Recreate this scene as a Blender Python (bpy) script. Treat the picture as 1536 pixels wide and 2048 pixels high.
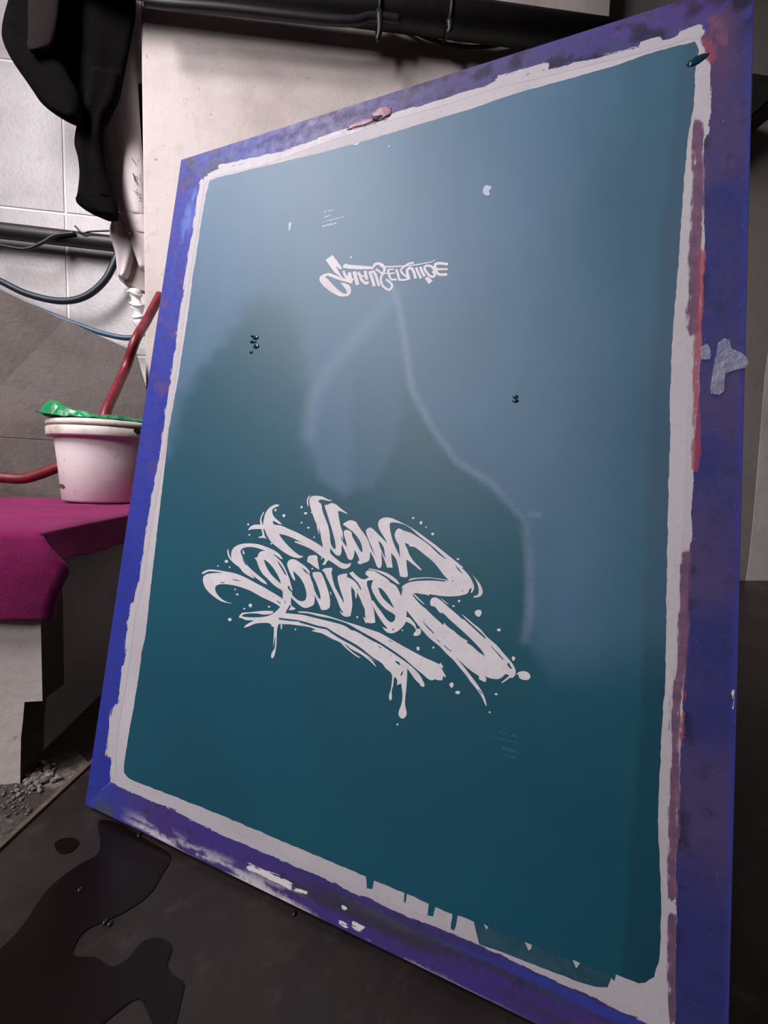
import bpy, bmesh, math, random
import numpy as np
from mathutils import Vector, Matrix, noise
from mathutils.geometry import delaunay_2d_cdt

random.seed(7)
for o in list(bpy.data.objects):
    bpy.data.objects.remove(o)
scene = bpy.context.scene
COL = scene.collection

# ------------------------------------------------------------------ camera
F = 850.0                                   # focal length in pixels of the 1536x2048 frame
CAM = np.array([0.0, 0.0, 0.4055])
M = np.array([[0.99010911, 0.02108579, 0.13870591],
              [-0.13643968, -0.08559216, 0.98694387],
              [0.03268263, -0.99610711, -0.08186864]])
cam_data = bpy.data.cameras.new('camera')
cam_data.sensor_fit = 'VERTICAL'
cam_data.sensor_height = 36.0
cam_data.lens = 36.0 * F / 2048.0
cam_data.clip_start = 0.01
cam = bpy.data.objects.new('camera', cam_data)
COL.objects.link(cam)
rt, dn, fw = M[:, 0], M[:, 1], M[:, 2]
cam.matrix_world = Matrix(((rt[0], -dn[0], -fw[0], CAM[0]), (rt[1], -dn[1], -fw[1], CAM[1]),
                           (rt[2], -dn[2], -fw[2], CAM[2]), (0, 0, 0, 1)))
scene.camera = cam

# ------------------------------------------------------------------ world, lamps, exposure
world = bpy.data.worlds.new('world')
scene.world = world
world.use_nodes = True
world.node_tree.nodes['Background'].inputs[0].default_value = (0.5, 0.5, 0.55, 1)
world.node_tree.nodes['Background'].inputs[1].default_value = 0.02
LAMPS = []                                   # (position, aim, width, length, power, spread)
for pos_, aim_, w_, l_, e_, sp_ in (((-1.35, -0.1, 2.25), (-0.55, 1.2, 1.0), 0.5, 1.0, 24.0, 104),
                                    ((-1.95, -1.6, 2.05), (-0.1, 1.1, 0.9), 0.5, 1.0, 10.0, 90)):  # second lamp is an added fill, out of view
    aim = Vector(aim_) - Vector(pos_)
    rot = aim.to_track_quat('-Z', 'Y').to_euler()
    la = bpy.data.lights.new('lamp_light', 'AREA')
    la.shape = 'RECTANGLE'
    la.size, la.size_y = w_, l_
    la.energy = e_
    la.spread = math.radians(sp_)
    la.color = (1.0, 0.935, 0.955)
    lo = bpy.data.objects.new('lamp_light', la)
    lo.location = Vector(pos_) + aim.normalized() * 0.075
    lo.rotation_euler = rot
    COL.objects.link(lo)
    LAMPS.append((pos_, rot))
scene.view_settings.view_transform = 'Standard'
scene.view_settings.look = 'None'
scene.view_settings.gamma = 1.0
scene.view_settings.use_curve_mapping = False
scene.view_settings.exposure = 0.15


# ------------------------------------------------------------------ geometry helpers
def ray(px, py):
    return M @ np.array([(px - 768) / F, (py - 1024) / F, 1.0])


def at(px, py, axis, val):
    d = ray(px, py)
    return CAM + d * ((val - CAM[axis]) / d[axis])


def at_z(px, py, z=0.0): return at(px, py, 2, z)
def at_y(px, py, y): return at(px, py, 1, y)
def at_x(px, py, x): return at(px, py, 0, x)


def s2l(r, g, b):
    def f(c):
        c /= 255.0
        return c / 12.92 if c <= 0.04045 else ((c + 0.055) / 1.055) ** 2.4
    return (f(r), f(g), f(b))


def link(name, me, mat=None, parent=None, smooth=False):
    o = bpy.data.objects.new(name, me)
    if mat:
        me.materials.clear()
        me.materials.append(mat)
    if smooth:
        me.polygons.foreach_set('use_smooth', [True] * len(me.polygons))
    COL.objects.link(o)
    if parent:
        o.parent = parent
    return o


def mesh(name, verts, faces, mat=None, parent=None, smooth=False):
    me = bpy.data.meshes.new(name)
    me.from_pydata([tuple(map(float, v)) for v in verts], [], faces)
    me.update()
    return link(name, me, mat, parent, smooth)


def bm_obj(name, bm, mat=None, parent=None, smooth=False):
    me = bpy.data.meshes.new(name)
    bm.normal_update()
    bm.to_mesh(me)
    bm.free()
    return link(name, me, mat, parent, smooth)


def tag(o, label=None, cat=None, group=None, kind=None):
    if label: o['label'] = label
    if cat: o['category'] = cat
    if group: o['group'] = group
    if kind: o['kind'] = kind
    return o


def empty(name, loc):
    o = bpy.data.objects.new(name, None)
    o.location = tuple(map(float, loc))
    o.empty_display_size = 0.05
    COL.objects.link(o)
    return o


def rel(verts, root):
    l = np.array(root.location)
    return [np.array(v) - l for v in verts]


def box(name, x0, x1, y0, y1, z0, z1, mat, parent=None, bevel=0.0, seg=2):
    bm = bmesh.new()
    bmesh.ops.create_cube(bm, size=1.0)
    for v in bm.verts:
        v.co = Vector(((x0 + x1) / 2 + v.co.x * (x1 - x0), (y0 + y1) / 2 + v.co.y * (y1 - y0),
                       (z0 + z1) / 2 + v.co.z * (z1 - z0)))
    if bevel:
        bmesh.ops.bevel(bm, geom=bm.edges[:], offset=bevel, segments=seg, affect='EDGES', profile=0.5)
    return bm_obj(name, bm, mat, parent)


def catmull(pts, n=8, closed=False):
    pts = [np.array(p, float) for p in pts]
    out = []
    N = len(pts)
    rng = N if closed else N - 1
    for i in range(rng):
        p1, p2 = pts[i], pts[(i + 1) % N]
        p0 = pts[i - 1] if (closed or i > 0) else 2 * p1 - p2
        p3 = pts[(i + 2) % N] if (closed or i + 2 < N) else 2 * p2 - p1
        for k in range(n):
            t = k / n
            out.append(0.5 * ((2 * p1) + (-p0 + p2) * t + (2 * p0 - 5 * p1 + 4 * p2 - p3) * t * t
                              + (-p0 + 3 * p1 - 3 * p2 + p3) * t ** 3))
    if not closed:
        out.append(pts[-1])
    return out


def tube(name, pts, r, mat, parent=None, seg=12, n=8, smooth_path=True):
    P = catmull(pts, n) if smooth_path else [np.array(p, float) for p in pts]
    rs = r if callable(r) else (lambda t: r)
    verts, faces = [], []
    up = np.array([0.13, 0.21, 0.97])
    prev = None
    for i, p in enumerate(P):
        a, b = P[max(i - 1, 0)], P[min(i + 1, len(P) - 1)]
        d = (b - a) / (np.linalg.norm(b - a) + 1e-12)
        if prev is None:
            x = np.cross(up, d)
            if np.linalg.norm(x) < 1e-3:
                x = np.cross(np.array([1, 0, 0]), d)
        else:
            x = prev - d * (prev @ d)
        x /= np.linalg.norm(x)
        prev = x
        y = np.cross(d, x)
        rr = rs(i / (len(P) - 1))
        for k in range(seg):
            a_ = 2 * math.pi * k / seg
            verts.append(p + rr * (x * math.cos(a_) + y * math.sin(a_)))
    m = len(P)
    for i in range(m - 1):
        for k in range(seg):
            k2 = (k + 1) % seg
            faces.append((i * seg + k, i * seg + k2, (i + 1) * seg + k2, (i + 1) * seg + k))
    faces.append(tuple(range(seg - 1, -1, -1)))
    faces.append(tuple((m - 1) * seg + k for k in range(seg)))
    return mesh(name, verts, faces, mat, parent, True)


def lathe(name, prof, mat, parent=None, seg=48, center=(0, 0)):
    verts, faces = [], []
    for r, z in prof:
        for k in range(seg):
            a = 2 * math.pi * k / seg
            verts.append((center[0] + r * math.cos(a), center[1] + r * math.sin(a), z))
    for i in range(len(prof) - 1):
        for k in range(seg):
            k2 = (k + 1) % seg
            faces.append((i * seg + k, i * seg + k2, (i + 1) * seg + k2, (i + 1) * seg + k))
    return mesh(name, verts, faces, mat, parent, True)


def inside(poly, pts):
    poly = np.asarray(poly, float)
    x, y = pts[:, 0], pts[:, 1]
    res = np.zeros(len(pts), bool)
    j = len(poly) - 1
    for i in range(len(poly)):
        xi, yi = poly[i]
        xj, yj = poly[j]
        c = ((yi > y) != (yj > y))
        with np.errstate(divide='ignore', invalid='ignore'):
            xx = (xj - xi) * (y - yi) / (yj - yi + 1e-30) + xi
        res ^= c & (x < xx)
        j = i
    return res


def planar(pos, neg=(), grid=0.0, jitter=0.0):
    """triangulate union(pos) minus union(neg); optional interior grid. returns verts2d, tris"""
    pts, edges = [], []
    for L in list(pos) + list(neg):
        b = len(pts)
        pts += [Vector((float(p[0]), float(p[1]))) for p in L]
        edges += [(b + i, b + (i + 1) % len(L)) for i in range(len(L))]
    if grid:
        A = np.array([(p.x, p.y) for p in pts])
        x0, y0 = A.min(0)
        x1, y1 = A.max(0)
        gx, gy = np.meshgrid(np.arange(x0, x1, grid), np.arange(y0, y1, grid))
        G = np.stack([gx.ravel(), gy.ravel()], 1)
        rg = np.random.RandomState(3)
        G += rg.uniform(-0.3, 0.3, G.shape) * grid
        keep = np.zeros(len(G), bool)
        for L in pos:
            keep |= inside(L, G)
        for p in G[keep]:
            pts.append(Vector((float(p[0]), float(p[1]))))
    V, E, Fs, *_ = delaunay_2d_cdt(pts, edges, [], 0, 1e-7)
    V = np.array([(v.x, v.y) for v in V])
    T = np.array([f for f in Fs if len(f) == 3])
    c = V[T].mean(1)
    k = np.zeros(len(T), bool)
    for L in pos:
        k |= inside(L, c)
    for L in neg:
        k &= ~inside(L, c)
    T = T[k]
    # make every triangle face +z
    a, b, d = V[T[:, 0]], V[T[:, 1]], V[T[:, 2]]
    ar = (b[:, 0] - a[:, 0]) * (d[:, 1] - a[:, 1]) - (b[:, 1] - a[:, 1]) * (d[:, 0] - a[:, 0])
    T[ar < 0] = T[ar < 0][:, ::-1]
    used = np.unique(T)
    remap = -np.ones(len(V), int)
    remap[used] = np.arange(len(used))
    return V[used], remap[T]


def fbm(x, y, z=0.0, o=4):
    return noise.fractal(Vector((x, y, z)), 1.0, 2.0, o)


# ------------------------------------------------------------------ material helpers
class NT:
    def __init__(self, name):
        self.m = bpy.data.materials.new(name)
        self.m.use_nodes = True
        self.t = self.m.node_tree
        self.b = self.t.nodes['Principled BSDF']

    def n(self, typ, **kw):
        nd = self.t.nodes.new(typ)
        for k, v in kw.items():
            setattr(nd, k, v)
        return nd

    def l(self, a, b):
        self.t.links.new(a, b)

    def coord(self, scale=(1, 1, 1), rot=(0, 0, 0)):
        tc = self.n('ShaderNodeTexCoord')
        mp = self.n('ShaderNodeMapping')
        mp.inputs['Scale'].default_value = scale
        mp.inputs['Rotation'].default_value = rot
        self.l(tc.outputs['Object'], mp.inputs['Vector'])
        return mp.outputs['Vector']

    def noise(self, vec, scale, detail=4.0, rough=0.55, dist=0.0):
        nd = self.n('ShaderNodeTexNoise')
        nd.inputs['Scale'].default_value = scale
        nd.inputs['Detail'].default_value = detail
        nd.inputs['Roughness'].default_value = rough
        nd.inputs['Distortion'].default_value = dist
        self.l(vec, nd.inputs['Vector'])
        return nd.outputs['Fac']

    def ramp(self, fac, lo, hi, a=0.0, b=1.0):
        nd = self.n('ShaderNodeMapRange')
        nd.inputs['From Min'].default_value = lo
        nd.inputs['From Max'].default_value = hi
        nd.inputs['To Min'].default_value = a
        nd.inputs['To Max'].default_value = b
        nd.interpolation_type = 'SMOOTHSTEP'
        self.l(fac, nd.inputs['Value'])
        return nd.outputs['Result']

    def math(self, op, a, b):
        nd = self.n('ShaderNodeMath', operation=op)
        for i, v in enumerate((a, b)):
            if isinstance(v, (int, float)):
                nd.inputs[i].default_value = v
            else:
                self.l(v, nd.inputs[i])
        return nd.outputs[0]

    def mix(self, fac, a, b, mode='MIX'):
        nd = self.n('ShaderNodeMix', data_type='RGBA', blend_type=mode)
        for sock, v in ((nd.inputs[0], fac), (nd.inputs[6], a), (nd.inputs[7], b)):
            if isinstance(v, (int, float)):
                sock.default_value = v
            elif isinstance(v, tuple):
                sock.default_value = (*v, 1) if len(v) == 3 else v
            else:
                self.l(v, sock)
        return nd.outputs[2]

    def attr(self, name):
        nd = self.n('ShaderNodeAttribute')
        nd.attribute_name = name
        return nd

    def set(self, **kw):
        for k, v in kw.items():
            s = self.b.inputs[k]
            if isinstance(v, (int, float)):
                s.default_value = v
            elif isinstance(v, tuple):
                s.default_value = (*v, 1) if len(v) == 3 else v
            else:
                self.l(v, s)
        return self

    def bump(self, h, strength=0.3, dist=0.01):
        nd = self.n('ShaderNodeBump')
        nd.inputs['Strength'].default_value = strength
        nd.inputs['Distance'].default_value = dist
        self.l(h, nd.inputs['Height'])
        self.l(nd.outputs['Normal'], self.b.inputs['Normal'])
        return self


def wall_mat(name, base, dirt, rough=0.75, scale=1.0, amount=0.5, speck=True):
    t = NT(name)
    v = t.coord()
    n1 = t.noise(v, 3.0 * scale, 6, 0.6)
    n2 = t.noise(v, 22.0 * scale, 5, 0.65)
    c = t.mix(t.ramp(n1, 0.42, 0.72, 0, amount), base, dirt)
    c = t.mix(t.ramp(n2, 0.5, 0.75, 0, amount * 0.55), c, dirt)
    if speck:
        n3 = t.noise(t.coord((1, 1, 2.2)), 30.0, 3, 0.5, 1.5)
        c = t.mix(t.ramp(n3, 0.69, 0.74, 0, 0.5), c, (0.06, 0.05, 0.045))
    t.set(**{'Base Color': c, 'Roughness': rough})
    t.bump(t.noise(v, 60 * scale, 4, 0.6), 0.25, 0.004)
    return t.m


def plain(name, col, rough=0.6, metallic=0.0, var=0.25, scale=20.0, bump=0.0, spec=0.5):
    t = NT(name)
    v = t.coord()
    d = tuple(c * (1 - var) for c in col)
    t.set(**{'Base Color': t.mix(t.ramp(t.noise(v, scale, 5, 0.6), 0.35, 0.7), col, d), 'Roughness': rough,
             'Metallic': metallic, 'Specular IOR Level': spec})
    if bump:
        t.bump(t.noise(v, scale * 4, 4, 0.6), bump, 0.002)
    return t.m


MAT = {}
MAT['plaster'] = wall_mat('white_painted_plaster', (0.50, 0.445, 0.425), (0.32, 0.27, 0.25), 0.7, 1.0, 0.7)
MAT['plaster_shaded'] = wall_mat('shaded_plaster', (0.36, 0.32, 0.305), (0.25, 0.22, 0.21), 0.8, 1.0, 0.5)
MAT['tile'] = wall_mat('grey_ceramic_tile', (0.40, 0.375, 0.38), (0.23, 0.215, 0.22), 0.42, 1.5, 0.6, False)
MAT['grout'] = wall_mat('white_grout', (0.72, 0.69, 0.69), (0.6, 0.57, 0.57), 0.85, 3, 0.4, False)
MAT['cement'] = wall_mat('cement_board', (0.20, 0.175, 0.16), (0.11, 0.095, 0.087), 0.8, 1.6, 0.7, False)
MAT['room'] = wall_mat('far_room_paint', (0.30, 0.28, 0.29), (0.22, 0.2, 0.21), 0.8, 1.0, 0.4, False)
MAT['black_rubber'] = plain('black_rubber', (0.012, 0.012, 0.014), 0.45, 0, 0.3, 30)
MAT['black_pipe'] = plain('black_pipe_plastic', (0.014, 0.012, 0.013), 0.5, 0, 0.4, 25, 0.2)
MAT['blue_cable'] = plain('blue_cable_sheath', (0.03, 0.085, 0.16), 0.45, 0, 0.4, 15)
MAT['black_cloth'] = plain('black_cloth', (0.0035, 0.0028, 0.003), 0.95, 0, 0.4, 30, 0.3, 0.06)
MAT['white_cloth'] = plain('white_cloth', (0.60, 0.535, 0.54), 0.9, 0, 0.2, 9, 0.25)
MAT['red_hose'] = plain('red_hose_rubber', (0.19, 0.012, 0.026), 0.42, 0, 0.4, 40)
MAT['wrap'] = plain('white_plastic_wrap', (0.8, 0.78, 0.78), 0.3, 0, 0.15, 60, 0.6)
MAT['dark_wood'] = plain('dark_board_edge', (0.045, 0.022, 0.018), 0.8, 0, 0.5, 30, 0.4)
MAT['ink'] = plain('dark_ink', (0.05, 0.045, 0.05), 0.8)
MAT['housing'] = plain('white_lamp_housing', (0.75, 0.75, 0.75), 0.4)
MAT['alu'] = plain('aluminium', (0.42, 0.41, 0.42), 0.42, 0.7, 0.4, 60, 0.2)

# ------------------------------------------------------------------ the room
Y_WALL, Y_PIL = 1.62, 1.36
XL, XR, YB, ZC = -2.6, 2.9, -2.9, 2.75


def floor_material():
    t = NT('wet_dark_floor')
    v = t.coord()
    n1 = t.noise(v, 3.2, 6, 0.6, 0.4)
    n2 = t.noise(v, 40, 4, 0.6)
    c = t.mix(t.ramp(n1, 0.35, 0.7), (0.029, 0.021, 0.0195), (0.014, 0.0098, 0.0094))
    c = t.mix(t.ramp(n2, 0.5, 0.8, 0, 0.5), c, (0.06, 0.048, 0.043))
    t.set(**{'Base Color': c, 'Roughness': t.ramp(n1, 0.3, 0.7, 0.5, 0.36), 'Specular IOR Level': 0.35})
    t.bump(t.noise(v, 90, 4, 0.6), 0.22, 0.002)
    return t.m


MAT['floor'] = floor_material()
tag(box('floor', XL, XR, YB, Y_WALL + 0.2, -0.12, 0.0, MAT['floor']), kind='structure')
tag(box('ceiling', XL, XR, YB, Y_WALL + 0.2, ZC, ZC + 0.1, MAT['room']), kind='structure')
tag(box('wall_left', XL - 0.1, XL, YB, Y_WALL + 0.2, 0, ZC, MAT['room']), kind='structure')
tag(box('wall_right', XR, XR + 0.1, YB, Y_WALL + 0.2, 0, ZC, MAT['room']), kind='structure')
tag(box('wall_front', XL, XR, YB - 0.1, YB, 0, ZC, MAT['room']), kind='structure')

# tiled wall on the left of the pillar: grout bed plus separate tiles
x_pl = at_y(283, 200, Y_PIL)[0]             # pillar edges
x_pr = at_y(1222, 20, Y_PIL)[0]
wt = tag(box('wall_back', XL, x_pl + 0.2, Y_WALL + 0.008, Y_WALL + 0.12, 0, ZC, MAT['grout']), kind='structure')
gx = at_y(128, 400, Y_WALL)[0]
gz1 = at_y(128, 425, Y_WALL)[2]
gz2 = at_y(60, 124, Y_WALL)[2]
TH = gz2 - gz1
TW = 0.36
tile_me = None
for i in range(-4, 2):
    for j in range(-3, 3):
        x0, z0 = gx + i * TW, gz1 + j * TH
        if z0 > ZC - 0.02 or x0 > x_pl + 0.15 or z0 + TH < 0.05:
            continue
        if tile_me is None:
            g = 0.0035
            tl = box('tile', g, TW - g, -0.0035, 0.006, g, TH - g, MAT['tile'], wt, 0.0018, 2)
            tile_me = tl.data
        else:
            tl = bpy.data.objects.new('tile', tile_me)
            COL.objects.link(tl)
            tl.parent = wt
        tl.location = (x0, Y_WALL + 0.009, z0)

# plaster pillar
bm = bmesh.new()
bmesh.ops.create_cube(bm, size=1.0)
for v in bm.verts:
    v.co = Vector((x_pl + (v.co.x + 0.5) * (x_pr - x_pl), Y_PIL + (v.co.y + 0.5) * (Y_WALL + 0.1 - Y_PIL), (v.co.z + 0.5) * ZC))
bmesh.ops.bevel(bm, geom=[e for e in bm.edges if abs(e.verts[0].co.z - e.verts[1].co.z) > 1], offset=0.006, segments=3, affect='EDGES')
tag(bm_obj('wall_centre', bm, MAT['plaster']), kind='structure')
tag(box('wall_recess', x_pr - 0.1, XR, Y_WALL, Y_WALL + 0.12, 0, ZC, MAT['plaster_shaded']), kind='structure')  # shade of the recess put into the greyer plaster

# lit part of the wall beyond the screen: light put into a paler plate
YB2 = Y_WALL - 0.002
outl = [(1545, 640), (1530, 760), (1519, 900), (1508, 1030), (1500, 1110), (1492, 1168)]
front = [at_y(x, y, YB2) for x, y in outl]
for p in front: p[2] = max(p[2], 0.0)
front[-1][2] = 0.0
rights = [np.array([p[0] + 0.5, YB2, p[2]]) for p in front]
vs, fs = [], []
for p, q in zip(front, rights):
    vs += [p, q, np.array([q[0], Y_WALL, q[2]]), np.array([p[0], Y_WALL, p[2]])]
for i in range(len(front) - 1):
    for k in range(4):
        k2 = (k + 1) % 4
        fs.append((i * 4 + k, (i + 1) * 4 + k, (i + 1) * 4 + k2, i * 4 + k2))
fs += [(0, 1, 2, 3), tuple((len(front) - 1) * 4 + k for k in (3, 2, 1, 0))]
MAT['plaster_lit'] = wall_mat('lit_plaster', (0.80, 0.72, 0.70), (0.5, 0.42, 0.38), 0.75, 1.5, 0.5)
tag(mesh('wall_lit_area', vs, fs, MAT['plaster_lit']), kind='structure')

# ------------------------------------------------------------------ silk screen
W, H = 0.62, 0.62 * 1.34
SU = np.array([0.867078649, -0.498171272, 0.0])
SV = np.array([-0.09122179, -0.15877363, -0.98309182])
SN = np.array([-0.4897481, -0.85241792, 0.1831133])
S0 = np.array([-0.199, 0.6469, 0.8168 + 0.0055])         # top left corner
SX0 = S0 + SU * W / 2 + SV * H                             # bottom centre


def on_screen(px, py):
    d = ray(px, py)
    q = CAM + d * (((S0 - CAM) @ SN) / (d @ SN)) - SX0
    return np.array([q @ SU, -(q @ SV)])


def to_px(x, y):
    q = SX0 + SU * x - SV * y - CAM
    c = M.T @ q
    return c[0] / c[2] * F + 768, c[1] / c[2] * F + 1024


screen = empty('printing_screen', SX0)
screen.matrix_world = Matrix(((SU[0], -SV[0], SN[0], SX0[0]), (SU[1], -SV[1], SN[1], SX0[1]),
                              (SU[2], -SV[2], SN[2], SX0[2]), (0, 0, 0, 1)))
tag(screen, 'large silk screen with blue taped frame and teal emulsion leaning upright', 'printing screen')


def sheet(name, pos, neg, z, mat, grid=0.0, color=None, attrs=None, zfun=None, thick=0.0):
    V, T = planar(pos, neg, grid)
    zz = [z + (zfun(x, y) if zfun else 0.0) for x, y in V]
    o = mesh(name, [(x, y, q) for (x, y), q in zip(V, zz)], [tuple(t) for t in T], mat, screen)
    if color:
        ca = o.data.color_attributes.new('paint', 'FLOAT_COLOR', 'POINT')
        cols = np.array([color(x, y) for x, y in V], dtype=np.float32)
        ca.data.foreach_set('color', cols.ravel())
    for an, fn in (attrs or {}).items():
        a = o.data.attributes.new(an, 'FLOAT', 'POINT')
        a.data.foreach_set('value', np.asarray(fn(V), dtype=np.float32))
    if thick:
        md = o.modifiers.new('thickness', 'SOLIDIFY')
        md.thickness = thick
        md.offset = -1
    return o


def loop(pts):
    return [on_screen(*p) for p in pts]


def ragged(L, amp, step=0.003, seed=0.0, freq=90.0):
    """resample a closed loop and push it in and out with noise"""
    L = [np.array(p) for p in L]
    out = []
    for i in range(len(L)):
        a, b = L[i], L[(i + 1) % len(L)]
        d = b - a
        n = max(1, int(np.linalg.norm(d) / step))
        nn = np.array([-d[1], d[0]]) / (np.linalg.norm(d) + 1e-9)
        for k in range(n):
            p = a + d * k / n
            q = fbm(p[0] * freq, p[1] * freq, seed, 3)
            out.append(p + nn * q * amp)
    return out



def smear_mat(name, a, b):
    t = NT(name)
    v = t.coord()
    c = t.mix(t.ramp(t.noise(v, 60, 5, 0.65), 0.35, 0.65), a, b)
    t.set(**{'Base Color': c, 'Roughness': 0.5})
    t.bump(t.noise(v, 120, 4), 0.3, 0.001)
    return t.m


# -- frame bars (aluminium profile behind the mesh)
BARW, BARD = 0.045, 0.03
hx = W / 2
# corners seen in the photograph, on the screen plane
cTL, cTR, cBR, cBL = on_screen(363, 320), on_screen(1509, -45), on_screen(1452, 2231), on_screen(171, 1608)


def bar(p, q, inward):
    """one mitred hollow-section bar from p to q"""
    p, q = np.array(p), np.array(q)
    d = (q - p) / np.linalg.norm(q - p)
    n = np.array([-d[1], d[0]]) * inward
    pi, qi = p + n * BARW + d * BARW, q + n * BARW - d * BARW
    vs = []
    for z in (-0.0002, -BARD):
        vs += [(*p, z), (*q, z), (*qi, z), (*pi, z)]
    bm = bmesh.new()
    bv = [bm.verts.new(tuple(map(float, v))) for v in vs]
    for f in ((0, 1, 2, 3), (7, 6, 5, 4), (0, 4, 5, 1), (1, 5, 6, 2), (2, 6, 7, 3), (3, 7, 4, 0)):
        bm.faces.new([bv[i] for i in f])
    bmesh.ops.recalc_face_normals(bm, faces=bm.faces[:])
    bmesh.ops.bevel(bm, geom=bm.edges[:], offset=0.0012, segments=2, affect='EDGES')
    return bm_obj('frame_bar', bm, MAT['bar'], screen)


t = NT('blue_taped_bar')
v = t.coord()
c = t.mix(t.ramp(t.noise(v, 14, 5), 0.4, 0.7), s2l(48, 58, 150), s2l(60, 50, 110))
c = t.mix(t.ramp(t.noise(v, 60, 4), 0.55, 0.7, 0, 0.7), c, (0.02, 0.02, 0.03))
t.set(**{'Base Color': c, 'Roughness': 0.42})
MAT['bar'] = t.m
bar(cTL, cTR, -1); bar(cTR, cBR, -1); bar(cBR, cBL, -1); bar(cBL, cTL, -1)

# -- mesh fabric
t = NT('white_polyester_mesh')
v = t.coord()
wv = t.n('ShaderNodeTexChecker')
wv.inputs['Scale'].default_value = 1400
t.l(v, wv.inputs['Vector'])
n1 = t.noise(v, 9, 5, 0.6)
n2 = t.noise(v, 160, 4, 0.7)
c = t.mix(t.ramp(n1, 0.35, 0.7), (0.55, 0.52, 0.56), (0.48, 0.445, 0.48))
c = t.mix(t.ramp(n2, 0.52, 0.75, 0, 0.55), c, (0.40, 0.365, 0.385))
t.set(**{'Base Color': c, 'Roughness': 0.75})
t.bump(n2, 0.15, 0.0006)
MAT['mesh'] = t.m
ins = 0.018
ctr = (cTL + cTR + cBR + cBL) / 4
sheet('mesh_fabric', [[c + (ctr - c) / np.linalg.norm(ctr - c) * ins for c in (cTL, cTR, cBR, cBL)]], [], 0.0002, MAT['mesh'])

# -- emulsion
EM = [(405, 430), (412, 390), (420, 362), (440, 354), (463, 349), (510, 337), (565, 324), (650, 304), (741, 279), (850, 246), (950, 216),
      (1000, 198), (1066, 178), (1150, 155), (1231, 132), (1293, 110), (1340, 97), (1389, 84), (1396, 100), (1391, 137),
      (1387, 207), (1376, 269), (1368, 352), (1364, 414), (1359, 480), (1352, 578), (1345, 670), (1340, 779), (1339, 889),
      (1336, 999), (1334, 1109), (1332, 1216), (1331, 1347), (1323, 1457), (1318, 1567), (1315, 1632), (1319, 1720),
      (1322, 1808), (1321, 1874), (1317, 1925), (1308, 1953), (1290, 1963), (1276, 1964), (1250, 1955), (1232, 1948), (1228, 1962), (1219, 1950),
      (1214, 1973), (1190, 1972), (1165, 1965), (1125, 1950), (1060, 1925), (1005, 1904), (959, 1887), (953, 1866), (949, 1842), (932, 1836),
      (915, 1830), (912, 1850), (908, 1860), (902, 1856), (905, 1828), (871, 1813), (866, 1832), (855, 1830), (858, 1807),
      (814, 1787), (811, 1805), (808, 1803), (809, 1785), (748, 1760), (745, 1778), (735, 1776), (732, 1752),
      (654, 1719), (579, 1688), (512, 1659), (450, 1633), (383, 1606), (315, 1579), (272, 1563), (256, 1555), (249, 1545),
      (248, 1532), (258, 1468), (270, 1400), (277, 1358), (282, 1322), (284, 1303), (291, 1275), (302, 1176), (315, 1060),
      (327, 960), (338, 859), (357, 755), (375, 638), (385, 560), (396, 490)]
EML = loop(EM)


def seg_dist(px, py, poly):
    """distance of many points to a polyline and the side they lie on"""
    best = np.full(len(px), 1e9)
    side = np.zeros(len(px))
    for (ax, ay), (bx, by) in zip(poly[:-1], poly[1:]):
        dx, dy = bx - ax, by - ay
        tt = np.clip(((px - ax) * dx + (py - ay) * dy) / (dx * dx + dy * dy + 1e-9), 0, 1)
        d = np.hypot(px - ax - dx * tt, py - ay - dy * tt)
        m = d < best
        best[m] = d[m]
        side[m] = np.sign(dx * (py - ay) - dy * (px - ax))[m]
    return best, side


def sst(e0, e1, x):
    x = np.clip((x - e0) / (e1 - e0), 0, 1)
    return x * x * (3 - 2 * x)


def px_of(V):
    P = np.array([to_px(x, y) for x, y in V])
    return P[:, 0], P[:, 1]


def nz(V, fx, fy, z):
    return np.array([fbm(x * fx, y * fy, z, 3) for x, y in V])


def smooth(e0, e1, x):
    x = max(0.0, min(1.0, (x - e0) / (e1 - e0)))
    return x * x * (3 - 2 * x)


# dried residue: region bounded below by a meandering tide line
TIDE = [(330, 900), (360, 790), (400, 735), (440, 690), (478, 625), (520, 596), (570, 590), (602, 630), (612, 760), (608, 870), (640, 960),
        (690, 992), (740, 972), (780, 900), (803, 830), (812, 770), (828, 800), (880, 890), (930, 940), (1000, 990),
        (1050, 1040), (1062, 1110), (1058, 1210), (1066, 1290), (1120, 1330), (1200, 1330), (1330, 1300)]
TIDE_POLY = TIDE + [(1600, 1290), (1600, -300), (200, -300), (200, 900)]
STREAK = [(785, 575), (800, 620), (812, 700), (822, 775), (862, 852), (912, 922), (985, 968), (1038, 1030)]
STREAK2 = [(790, 585), (745, 640), (700, 690), (655, 745), (625, 800), (618, 870)]
STREAK3 = [(1045, 1035), (1075, 1028)]
STREAK4 = [(1050, 1045), (1058, 1120), (1060, 1210), (1050, 1280)]
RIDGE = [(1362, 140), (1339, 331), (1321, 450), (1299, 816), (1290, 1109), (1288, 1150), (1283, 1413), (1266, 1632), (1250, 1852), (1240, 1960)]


def residue(V):
    px, py = px_of(V)
    wob = 10 * nz(V, 40, 40, 3.3)
    d, _ = seg_dist(px + wob, py + wob, TIDE)
    sg = np.where(inside(TIDE_POLY, np.stack([px + wob, py + wob], 1)), 1, -1)
    wdt = np.where(px < 620, 30, 13 + 70 * sst(1040, 1120, px))
    r = sst(-1, 1, d * sg / wdt)
    r *= np.where(px > 1060, 1 - sst(1060, 1300, px) * 0.45, 1)
    arch = (px > 640) & (px < 815) & (py > 650)      # inside the arch of the drip the film is thinner
    r *= np.where(arch, 1 - 0.45 * sst(690, 720, px) * sst(660, 760, py), 1)
    r *= 0.86 + 0.2 * nz(V, 14, 7, 9.0)
    return np.clip(r, 0, 1)


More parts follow.
